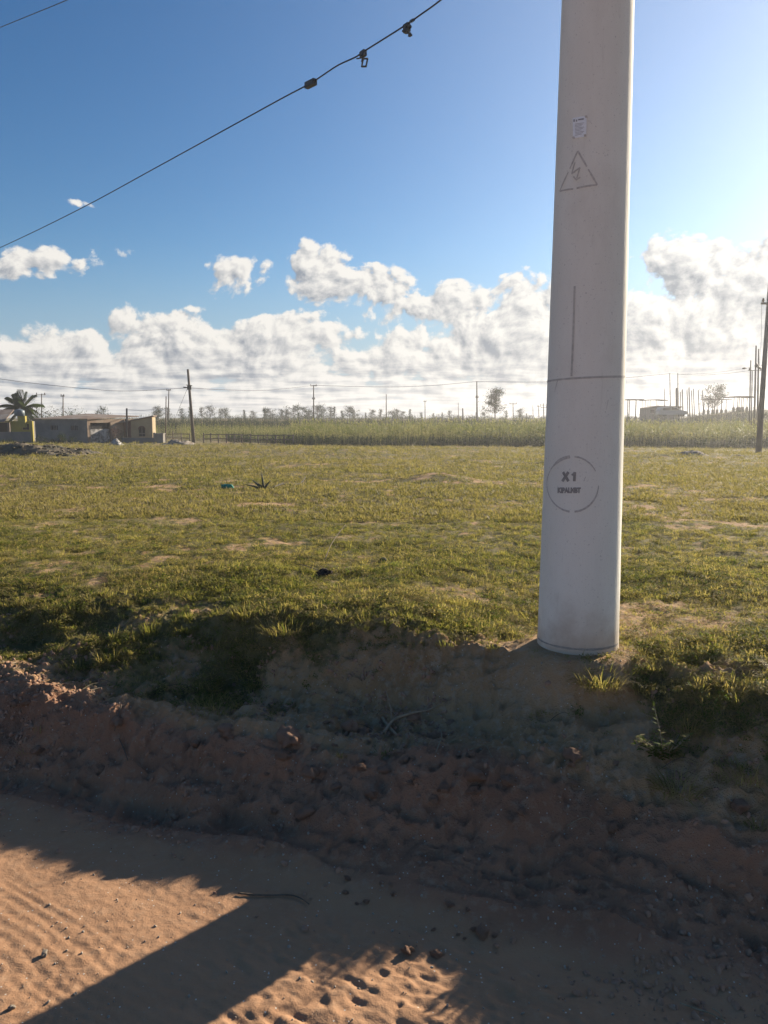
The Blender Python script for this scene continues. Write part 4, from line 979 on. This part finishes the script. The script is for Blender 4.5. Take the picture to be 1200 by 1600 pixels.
# red tree-like thing by the gate wall: a red shrub in front of the brick
bush('red_shrub', 'small reddish shrub standing against the brick part of the workshop', 'shrub', 181, 0, 61.8, .8, 1.3, mat('reddish_leaves', (.35, .09, .05), .8, (.22, .1, .05), 4, coords='POS'), 260, 507, .1)
bush('bush', 'small dark bush at the right end of the brick wall', 'bush', 192, 0, 62.5, .9, .95, M['cane'], 260, 508, .1)

# coconut palm
pb = base(37, 70, -.1); palm = thing('palm_tree', 'coconut palm with arching fronds behind the yellow house', 'palm tree', pb)
hz = zat(640, 70) - pb.z
m = MB(); m.tube([(0, 0, 0), (.05, 0, hz * .5), (.0, 0, hz)], [.20, .15, .13], 10); m.build('trunk', M['bark'], palm, True)
rs = random.Random(77)
for k in range(21):
    a = 2.4 * k + rs.uniform(-.2, .2); el = R([80, 68, 52, 36, 20, 6, -12][k % 7] + rs.uniform(-6, 6)); L = rs.uniform(2.1, 2.7) * (.95 if el > 1 else 1)
    d = Vector((math.cos(a) * math.cos(el), math.sin(a) * math.cos(el) * .9, math.sin(el))); pts = [Vector((0, 0, hz)) + d * L * f + Vector((0, 0, -.62 * L * f * f * (1.15 - math.sin(el) * .8))) for f in np.linspace(0, 1, 9)]
    m = MB(); m.tube(pts, list(np.linspace(.03, .008, 9)), 5)
    for i in range(60):
        f = .12 + .88 * i / 59; j = min(int(f * 8), 7); p = pts[j].lerp(pts[j + 1], f * 8 - j); td = (pts[j + 1] - pts[j]).normalized(); sd_ = td.cross(Vector((0, 0, 1))).normalized()
        for s_ in (-1, 1): m.leaf(p, td * .7 + sd_ * s_ + Vector((0, 0, -.35)),   .58 * (1 - abs(f - .45) * .8), .085, .45, nrm=td, seg=2)
    m.build('frond', M['palm'], palm)

# ------------------------------------------------------------------ trees on the skyline
def pine_kind(h, w, seed, n=420, top=.0, conic=1.0, leaf=.2, open_=.5):
    """loose irregular tree: trunk, ascending limbs, clumps of small leaf faces along each limb"""
    rs = random.Random(seed); tr = MB(); fo = MB()
    tr.tube([(0, 0, 0), (rs.uniform(-.1, .1), 0, h * .5), (rs.uniform(-.15, .15), 0, h * .95)], [h * .022, h * .015, .02], 7)
    nb = int(9 + h * 2.4)
    for i in range(nb):
        f = .22 + .76 * (i + rs.random() * .8) / nb; z = h * f; a = rs.uniform(0, 6.28); ln = w * .5 * (1 - (f - .2) * .95 * conic) * rs.uniform(.6, 1.25)
        e = Vector((math.cos(a) * ln, math.sin(a) * ln, ln * rs.uniform(.25, .75))); b0 = Vector((0, 0, z)); tr.tube([b0, b0 + e * .5 + Vector((0, 0, -.02)), b0 + e], [.035, .022, .01], 4)
        for k in range(int(n / nb)):
            q = b0 + e * (rs.uniform(open_ * .5, 1.1)) + Vector((rs.gauss(0, 1), rs.gauss(0, 1), rs.gauss(0, .7))) * (.09 * w)
            fo.leaf(q, (rs.gauss(0, .7), rs.gauss(0, .7), rs.gauss(.6, .5)), leaf * rs.uniform(.7, 1.5), leaf * .4, .2, seg=2)
    return tr, fo
def tree(name, label, cat, px, d, h, w, seed, n=420, group=None, conic=1.0, leaf=.2, mt='needle', ytop=None):
    b = base(px, d, -.1); 
    if ytop: h = zat(ytop, d) - b.z
    tr, fo = pine_kind(h, w, seed, n, conic=conic, leaf=leaf); t_ = thing(name, label, cat, b, group=group); tr.build('trunk', M['bark'], t_); fo.build('crown', M[mt], t_); return t_
tree('tree', 'tallest lone tree on the skyline, loose and spiky, left of the big pole', 'tree', 773, 122, 7, 3.9, 601, 3600, conic=1.0, leaf=.25, ytop=610)
tree('tree', 'feathery tree with several upright tops among the posts right of the big pole', 'tree', 1114, 122, 5, 3.6, 602, 3200, conic=.4, leaf=.24, ytop=606)
tree('tree', 'small round topped tree above the workshop roof at its right end', 'tree', 164, 95, 4, 2.2, 603, 700, conic=.8, leaf=.2, ytop=637)
tree('tree', 'slim small tree left of the round topped one above the workshop roof', 'tree', 153, 98, 4, 1.0, 604, 300, conic=1, leaf=.2, ytop=643)
protos = []
for k, (h, w, cn, nn_) in enumerate([(4.6, 2.4, .8, 1000), (3.9, 3.0, .5, 1100), (5.2, 1.8, .9, 800), (3.4, 3.6, .4, 1300), (4.2, 1.5, 1.0, 600)]):
    tr, fo = pine_kind(h, w, 620 + k, nn_, conic=cn, leaf=.3); tm, fm = tr.mesh('trunk'), fo.mesh('crown'); tm.materials.append(M['bark']); fm.materials.append(M['needle']); protos.append((tm, fm, h))
rs = random.Random(88)
spots = [(250, 1), (262, 0), (246, 3), (286, 0), (298, 2), (318, 0), (327, 1), (345, 1), (353, 3), (384, 4), (398, 1), (415, 0), (425, 3), (441, 1), (449, 0), (458, 3), (466, 0), (476, 1), (486, 1), (497, 3), (506, 1), (514, 0), (524, 4), (534, 0), (545, 1), (556, 3), (571, 4), (582, 1), (597, 0), (612, 3), (621, 1), (630, 1), (641, 4), (656, 0), (678, 4), (690, 2), (704, 0), (745, 4), (757, 3), (790, 0), (812, 1), (822, 4)]
for i, (px, k) in enumerate(spots):
    d = rs.uniform(135, 175); b = base(px + rs.uniform(-2, 2), d, -.2); want = zat(652 - rs.uniform(7, 15) * (1.1 if px < 560 else .85), d) - b.z
    tm, fm, h = protos[k]; t_ = thing('tree', 'small loose dark tree in the row on the far skyline left of the big pole', 'tree', b, rs.uniform(0, 6), 'small trees along the far skyline'); t_.scale = (want / h * 1.1, want / h * 1.1, want / h)
    obj('trunk', tm, None, t_); obj('crown', fm, None, t_)
# low scrub that fills the skyline between the trees
sk = [bpy.data.objects.new('scrub_kind', None)] ; sk = []
for k in range(3):
    r2 = random.Random(650 + k); m = MB()
    for i in range(260): m.leaf((r2.gauss(0, .8), r2.gauss(0, .8), abs(r2.gauss(.5, .5))), (r2.gauss(0, 1), r2.gauss(0, 1), r2.gauss(.4, .6)), .34, .16, .2, seg=2)
    o = bpy.data.objects.new('scrub_kind', m.mesh('scrub_kind')); o.data.materials.append(M['needle']); sk.append(o)
n = 520; y = RNG.uniform(170, 240, n); x = (RNG.rand(n) * 2 - 1) * y * .58
emit('scrub', x, y, land(x, y) - .1, .35 + RNG.rand(n) ** 2 * .6, sk, lambda n: RNG.choice(3, n), 'low dark scrub merging along the horizon', 'scrub', .1)

# ------------------------------------------------------------------ maize field and the dark cane row behind it
def maize_kind(h, seed, nl=10, lw=.075, mt='maize'):
    rs = random.Random(seed); m = MB(); m.tube([(0, 0, 0), (.01, 0, h * .5), (.02, .01, h)], [.016, .013, .007], 5)
    for k in range(nl):
        z = h * (.15 + .72 * k / nl); a = k * 2.5 + rs.uniform(-.5, .5); m.leaf((0, 0, z), (math.cos(a), math.sin(a), rs.uniform(.7, 1.5)), h * rs.uniform(.28, .42), lw * rs.uniform(.7, 1.2), rs.uniform(.5, 1.1), seg=4)
    for k in range(5): a = rs.uniform(0, 6.28); m.leaf((.02, .01, h), (math.cos(a) * .4, math.sin(a) * .4, 1), h * .12, .02, .1, seg=2)
    o = bpy.data.objects.new('plant_kind', m.mesh('plant_kind')); o.data.materials.append(M[mt]); return o
mk = [maize_kind(1.55, 701 + k, 9 + k % 3) for k in range(5)]
n = 15000; y = 59 + (RNG.rand(n) ** 1.25) * 50; x = (RNG.rand(n) * 2 - 1) * y * .56
fx = x / y; lim = 60.0 + 14 * sst(-.09, -.20, fx) - 1.5 * sst(.1, .5, fx)
kp = (y > lim) & ~((fx < -.26) & (y < 90)); x, y, fx = x[kp], y[kp], fx[kp]
sc_ = (.72 + .42 * RNG.rand(len(x)) + .22 * fbm(x * .1, y * .2, 3, 711)) * np.where(fx < -.12, .78, 1.0)
emit('maize', x, y, land(x, y) - .03, sc_, mk, lambda n: RNG.choice(5, n), 'field of drying maize with pale upright leaves beyond the meadow', 'maize', .09)
ck = [maize_kind(2.3, 721 + k, 16, .09, 'cane') for k in range(4)]
n = 3600; y = RNG.uniform(105, 110, n); x = (RNG.rand(n) * 2 - 1) * y * .58; kp = x / y > -.33; x, y = x[kp], y[kp]
emit('cane', x, y, land(x, y) - .03, .82 + .13 * RNG.rand(len(x)), ck, lambda n: RNG.choice(4, n), 'long dark strip of dense cane behind the maize field', 'cane', .06)
wk = [maize_kind(.8, 731 + k, 16, .06, 'cane') for k in range(3)]
n = 3000; y = RNG.uniform(57.5, 62, n); x = (RNG.rand(n) * 2 - 1) * y * .56; fx = x / y; y = y + 14 * sst(-.09, -.20, fx) - 1.5 * sst(.1, .5, fx); kp = fx > -.25; x, y = x[kp], y[kp]
emit('weeds', x, y, land(x, y) - .03, .5 + .6 * RNG.rand(len(x)), wk, lambda n: RNG.choice(3, n), 'dark weeds along the foot of the maize field', 'weeds', .12)

# ------------------------------------------------------------------ poles
def pole(label, px_b, px_t, ytop, d, r=.11, arms=(), mt='timber', name='utility_pole', group=None, taper=.6, extra=None, cat='utility pole'):
    b = base(px_b, d, -.3); top = P(px_t, ytop, d); t_ = thing(name, label, cat, b, group=group)
    v = top - b; m = MB(); m.tube([(0, 0, 0), v * .5, v], [r, r * (1 + taper) / 2, r * taper], 10); m.build('shaft', M[mt], t_, True)
    for (yy, x0, x1, th) in arms:
        z = zat(yy, d) - b.z; f = z / v.z; c = v * f; m = MB(); a, e_ = c.x + x0, c.x + x1
        m.box(a, e_, -r - th, -r * .8, z - th / 2, z + th / 2); ar = m.build('crossarm', M[mt], t_)
        for s_ in ((a + .08), (e_ - .08)):
            m = MB(); m.tube([(s_, -r - th * .5, z + th / 2), (s_, -r - th * .5, z + th / 2 + .10), (s_, -r - th * .5, z + th / 2 + .22)], [.03, .07, .03], 8); m.build('insulator', M['ceramic'], ar, True)
    return t_, v, b
lp, lv, lb = pole('thick leaning wooden pole with a cluster of fittings right of the cream annexe', 303, 293.5, 577, 66, .15, mt='timber', taper=.62)
z = zat(605, 66) - lb.z; c = lv * (z / lv.z)
m = MB(); m.box(c.x - .12, c.x + .22, -.26, -.13, z - .22, z + .12); m.tube([(c.x - .45, -.18, z), (c.x - .1, -.18, z - .05)], .05, 6); m.tube([(c.x - .2, -.2, z + .18), (c.x + .3, -.2, z + .12)], .035, 6); m.build('fittings', M['metal'], lp)
m = MB(); m.tube([(c.x - .05, -.1, z + .1), (-2.6, .3, .2)], .012, 5); m.build('stay_wire', M['cable'], lp)
pole('thin bare pole rising from the lot just left of the leaning wooden pole', 258.5, 259.5, 619, 66, .06)
pole('tall thin pole close behind the bare one left of the leaning wooden pole', 263.5, 264, 608, 120, .11, ((610, -.35, .35, .08),))
pole('short wooden post in front of the cream annexe', 198, 198, 638, 62, .075, taper=.9, name='post', cat='post')
pole('short pole with a crossarm between palm and bushes at far left', 65, 65, 615, 90, .08, ((617, -.6, .5, .07),))
pole('plain pole rising behind the dense bushes at far left', 99, 98.5, 617, 100, .10, ((619, -.25, .25, .1),))
pole('thin pole beside the palm crown at the far left', 27, 27, 608, 78, .03, name='mast', cat='mast')
pole('tall pole with a small crossarm over the maize in the left middle', 490.5, 490, 601.5, 120, .12, ((603, -.5, .5, .09), (623.5, -.25, .25, .1)))
pole('slim pole on the skyline midway between the crossarm pole and the big pole', 603.5, 603.5, 616, 150, .12)
pole('short slim pole with a small arm right of the middle of the skyline', 664, 664, 626, 165, .11, ((627.5, -.3, .3, .08),))
pole('very thin short pole left of the dark stub on the skyline', 716, 716, 629, 165, .08)
pole('dark stubby post left of the tall pole by the lone tree', 723, 723, 638, 150, .14, taper=.95, name='post', cat='post')
pole('tall pole just left of the lone spiky tree', 745, 745, 595.5, 125, .14, ((621, -.25, .25, .12),))
pole('short pole with a crossarm just right of the lone spiky tree', 801.5, 801.5, 629, 150, .10, ((631, -.7, .7, .1),))
pole('very small pole, leftmost of three close to the big pole', 832.5, 832.5, 633, 165, .08)
pole('small pole with short arm, middle of three close to the big pole', 841.5, 841.5, 633, 165, .11, ((635, -.4, .4, .1),))
pole('small pole with two crossarms, rightmost of three beside the big pole', 849, 849, 630, 160, .12, ((633, -.7, .7, .1), (637, -.6, .6, .1)))
# right of the big pole
rp, rv, rb = pole('leaning grey concrete pole with a crossarm at the right edge of the field', 1186, 1203, 440, 40, .155, ((475, -.45, .8, .09),), mt='concpost', taper=.55)
pole('tall slim pole, left one of the pair behind the grey shed', 1046.5, 1046.5, 583, 118, .09)
pole('tall slim pole, right one of the pair behind the grey shed', 1058.5, 1059, 583, 119, .10)
pole('stout pale concrete pole at the foot of the slim pair', 1056.5, 1057, 606, 112, .18, mt='concpost', taper=.7)
pole('thin ringed pole left of the slim pair', 1038, 1038.5, 607, 112, .07)
for i, (px, yt, d, lb_) in enumerate([(1063, 612, 121, 'short pole right beside the stout pale one'), (1066, 608, 120, 'short pole second to the right of the stout pale one'), (1073.5, 608, 122, 'first thin post of the wider row'), (1076.5, 605, 118, 'thickest knobbed post of the wider row'), (1080.5, 610, 122, 'third post of the wider row'), (1083.5, 607, 119, 'fourth post of the wider row'), (1091, 609, 121, 'post standing alone left of the last one in the wider row'), (1097.5, 610, 119, 'last post of the wider row, nearest the feathery tree')]):
    pole(lb_ + ' on the right rise', px, px, yt, d, .10 if i in (3, 1) else .075, mt='concpost', group='posts standing on the right rise', name='post', cat='post', taper=.85)
pole('leftmost pole of the tall cluster left of the leaning concrete pole', 1170.5, 1173, 563, 75, .09, ((579, -.25, 1.0, .06),), mt='concpost')
pole('second pole of the tall cluster, lower and carrying no fittings', 1173.5, 1175.5, 579, 74, .07, mt='concpost')
t_, v_, b_ = pole('tallest pole of the cluster with a round fitting at mid height', 1178, 1181.5, 540, 73, .11, mt='concpost')
z = zat(571, 73) - b_.z; c = v_ * (z / v_.z); m = MB(); m.tube([(c.x, -.12, z - .2), (c.x, -.14, z), (c.x, -.12, z + .2)], [.08, .17, .08], 10); m.build('fitting', M['metal'], t_, True)
t_, v_, b_ = pole('rightmost pole of the cluster with a bulky insulator and a lower bracket', 1183, 1185.5, 545, 74, .11, mt='concpost')
z = zat(574, 74) - b_.z; c = v_ * (z / v_.z); m = MB(); m.tube([(c.x - .3, -.12, z + .15), (c.x + .12, -.14, z - .1)], [.08, .13], 8); m.build('fitting', M['metal'], t_, True)
# the far power line
def line(label, pts3, r=.022):
    m = MB(); m.tube(smooth_path([Vector(p) for p in pts3], 6), r, 5); tag(m.build('power_line', M['cable'], smooth=True), label, 'power line')
def imgline(pts): return [P(a, b, d) for a, b, d in pts]
line('power line sagging from the leaning wooden pole to the left edge', imgline([(292, 606, 66), (200, 611, 64), (120, 606, 62), (0, 592, 60), (-80, 575, 59)]), .016)
line('power line between the leaning wooden pole and the crossarm pole over the maize', imgline([(295, 606, 66), (350, 609, 78), (420, 609.5, 96), (490, 602, 120)]))
line('power line between the crossarm pole and the tall pole near the lone tree', imgline([(490, 602, 120), (560, 604, 121), (620, 604.5, 122), (680, 602, 124), (745, 596, 125)]), .028)
line('power line from the tall pole near the lone tree to the slim pair', imgline([(745, 596, 125), (830, 597, 124), (920, 594.5, 122), (980, 590, 121), (1046, 584, 118)]), .028)
line('power line from the slim pair to the tall cluster at right', imgline([(1046, 584, 118), (1090, 586, 105), (1130, 584, 90), (1172, 579, 75)]), .018)
line('sloping service line with a dark blob reaching the tall cluster at right', imgline([(1059, 585, 119), (1110, 583, 110), (1160, 576, 95), (1215, 566, 75)]), .016)
m = MB(); e_ = P(1163, 575.5, 94); m.tube([e_ + Vector((-.25, 0, -.02)), e_, e_ + Vector((.25, 0, .02))], [.06, .12, .06], 8); tag(m.build('line_weight', M['cable'], smooth=True), 'dark elongated blob hanging on the service line at right', 'line fitting')
line('thin faint wires dropping beside the leaning concrete pole at right', imgline([(1190, 470, 40), (1189, 540, 39), (1184, 600, 38)]), .006)
line('low thin line from the short post to the pole right of the annexe', imgline([(198, 640, 62), (225, 641, 63.5), (259, 637, 66)]), .012)

# ------------------------------------------------------------------ shelters, shed, car on the right
def shelter(label, px0, px1, ytop, d, posts, mt='thatch', th=.14, sag=0, pr=.07, group='open shelters on thin posts'):
    b = base((px0 + px1) / 2, d, -.1); t_ = thing('shelter', label, 'shelter', b, group=group); hw = (px1 - px0) / F * d / 2; zt_ = zat(ytop, d) - b.z
    m = MB(); N = 8
    for i in range(N):
        a, c = -hw + 2 * hw * i / N, -hw + 2 * hw * (i + 1) / N; za, zc = (sag * (1 - (a / hw) ** 2), sag * (1 - (c / hw) ** 2)); rj = random.uniform(-.015, .015)
        V = [(a, -1.5, zt_ + za - th), (c, -1.5, zt_ + zc - th), (c, 1.5, zt_ + zc - th), (a, 1.5, zt_ + za - th)]; m.add(V + [(p, q, r_ + th + rj) for p, q, r_ in V], [(3, 2, 1, 0), (4, 5, 6, 7), (0, 1, 5, 4), (1, 2, 6, 5), (2, 3, 7, 6), (3, 0, 4, 7)])
    m.build('roof', M[mt], t_)
    for k, (p, wide) in enumerate(posts):
        x = (p - (px0 + px1) / 2) / F * d; zz = zt_ + sag * (1 - (x / hw) ** 2) - th - .003; m = MB(); yy = -1.2 if k % 2 == 0 else 1.2
        m.tube([(x, yy, 0), (x, yy, zz)], pr * wide, 7); po = m.build('post', M['concpost'], t_, True)
        m = MB(); m.box(x - .16 * wide, x + .16 * wide, yy - .16, yy + .16, 0, .75); m.build('footing', M['concpost'], po)
    return t_
shelter('flat dark roof on three posts right behind the edge of the big pole', 974, 999, 624, 120, [(977.5, 1), (982.5, 1), (987.5, 1.2)])
shelter('wide gently curved brown roof on many thin posts behind the grey shed', 1001, 1036, 625.5, 125, [(1002, .7), (1005, .7), (1009.5, .7), (1014, .7), (1021.5, .7), (1027, .7), (1032, .7)], th=.09, sag=.12, pr=.06)
shelter('roof on a dense stand of posts half hidden by the feathery tree', 1097, 1134, 624, 119, [(1099 + k * 3.4, .8) for k in range(10)], th=.09, pr=.07)
shelter('dark roof highest on the right rise, nearest the tall cluster of poles', 1133, 1169, 620, 116, [(1146 + k * 3.0, .8) for k in range(6)], th=.18, sag=.08)
b = base(1008, 116, -.1); sh = thing('shed', 'long low grey shed with a pale streaked front below the curved roof', 'shed', b); hS = zat(635, 116) - b.z; wS = 52 / F * 116
m = MB(); m.box(0, wS, 0, 3, 0, hS - .25); m.build('wall', M['render_grey'], sh)
m = MB(); m.prism([(-.2, hS - .248), (wS * .35, hS + .10), (wS + .2, hS + .02), (wS + .2, hS - .06), (wS + .1, hS - .248)], -.2, 3.2); m.build('roof', M['thatch'], sh)
for k in range(3): m = MB(); m.box(.6 + k * 1.6, 1.2 + k * 1.6, -.02, -.002, hS - .95, hS - .5); m.build('window', M['dark'], sh)
# white car seen side-on beyond the maize
b = base(1047, 111.5, 0); car = thing('parked_car', 'pale car with a sloping windscreen parked in front of the grey shed', 'car', b); s_ = 1.0
zc = zat(645, 111.5) - b.z - .55
car.location.z += max(zc, 0)
prof = [(-2.0, .35), (-2.0, .85), (-1.75, 1.32), (-.3, 1.45), (.45, 1.30), (1.05, .92), (1.9, .78), (2.05, .4), (2.0, .3), (-1.9, .28)]
m = MB(); m.prism(prof, -.8, .8); m.build('body', M['white'], car)
m = MB(); m.prism([(-1.55, .92), (-1.42, 1.26), (-.4, 1.35), (-.4, .92)], -.815, -.803); m.build('side_window', M['glass'], car)
m = MB(); m.prism([(-.32, .92), (-.32, 1.35), (.4, 1.22), (.9, .92)], -.815, -.803); m.build('side_window', M['glass'], car)
for x_ in (-1.25, 1.3):
    for y_ in (-.78, .6):
        m = MB(); m.tube([(x_, y_, .3), (x_, y_ + .18, .3)], .32, 14); m.build('wheel', M['tyre'], car)
# rail fence left of the maize
def fence(label, px0, px1, d0, d1, yrail, n, mt, rails=2, h=.78, name='rail_fence'):
    a, b = base(px0, d0), base(px1, d1); t_ = thing(name, label, 'fence', a); 
    for i in range(n + 1):
        q = a.lerp(b, i / n); q.z = ground(q.x, q.y); q = q - a; m = MB(); m.tube([(q.x, q.y, -.2), (q.x + random.uniform(-.05, .05), q.y, h * random.uniform(.95, 1.2))], .055, 6); m.build('post', M[mt], t_, True)
    for k in range(rails):
        zz = h * (.45 + .45 * k); m = MB(); L = [a.lerp(b, i / n) for i in range(n + 1)]
        m.tube([(p.x - a.x, p.y - a.y - .06, ground(p.x, p.y) - a.z + zz + random.uniform(-.03, .03)) for p in L], .035, 5); m.build('rail', M[mt], t_)
    return t_
fence('rough dark rail fence along the left end of the maize field', 318, 458, 66, 60, 685, 11, 'timber')
fence('short pale rail fence between the pillar and the leaning wooden pole', 258, 297, 68, 68, 680, 3, 'timber_pale')
bush('bush', 'dark round bush at the right part of the rail fence', 'bush', 427, 0, 62, .7, .95, M['cane'], 250, 511, .1)
bush('bush', 'wide dark bush behind the rail fence right of the leaning pole', 'bush', 375, 0, 70, 2.0, 1.1, M['cane'], 500, 512, .12)
# low heaps at the right side of the field
heap('soil_heap', 'low grey heap of soil at the right end of the field', 'soil heap', 1060, 1105, 711, .28, M['rubble_pale'], 404, 1.0, 50)
heap('soil_heap', 'thin dark streak of dug earth next to the leaning concrete pole', 'soil heap', 1102, 1170, 711, .16, M['rubble'], 405, .7, 30)

# ------------------------------------------------------------------ the air
m = MB(); m.box(-560, 560, -75, 560, -6, 13)
hz_ = obj('haze', m.mesh('haze')); hm = bpy.data.materials.new('haze'); hm.use_nodes = True; hm.node_tree.nodes.clear()
o_ = hm.node_tree.nodes.new('ShaderNodeOutputMaterial'); v_ = hm.node_tree.nodes.new('ShaderNodeVolumePrincipled')
v_.inputs['Color'].default_value = (.92, .93, .95, 1); v_.inputs['Density'].default_value = .0009; v_.inputs['Anisotropy'].default_value = .5
hm.node_tree.links.new(v_.outputs[0], o_.inputs['Volume']); hz_.data.materials.append(hm); tag(hz_, kind='stuff')
hz_['label'] = 'thin pale air haze over the whole plain'
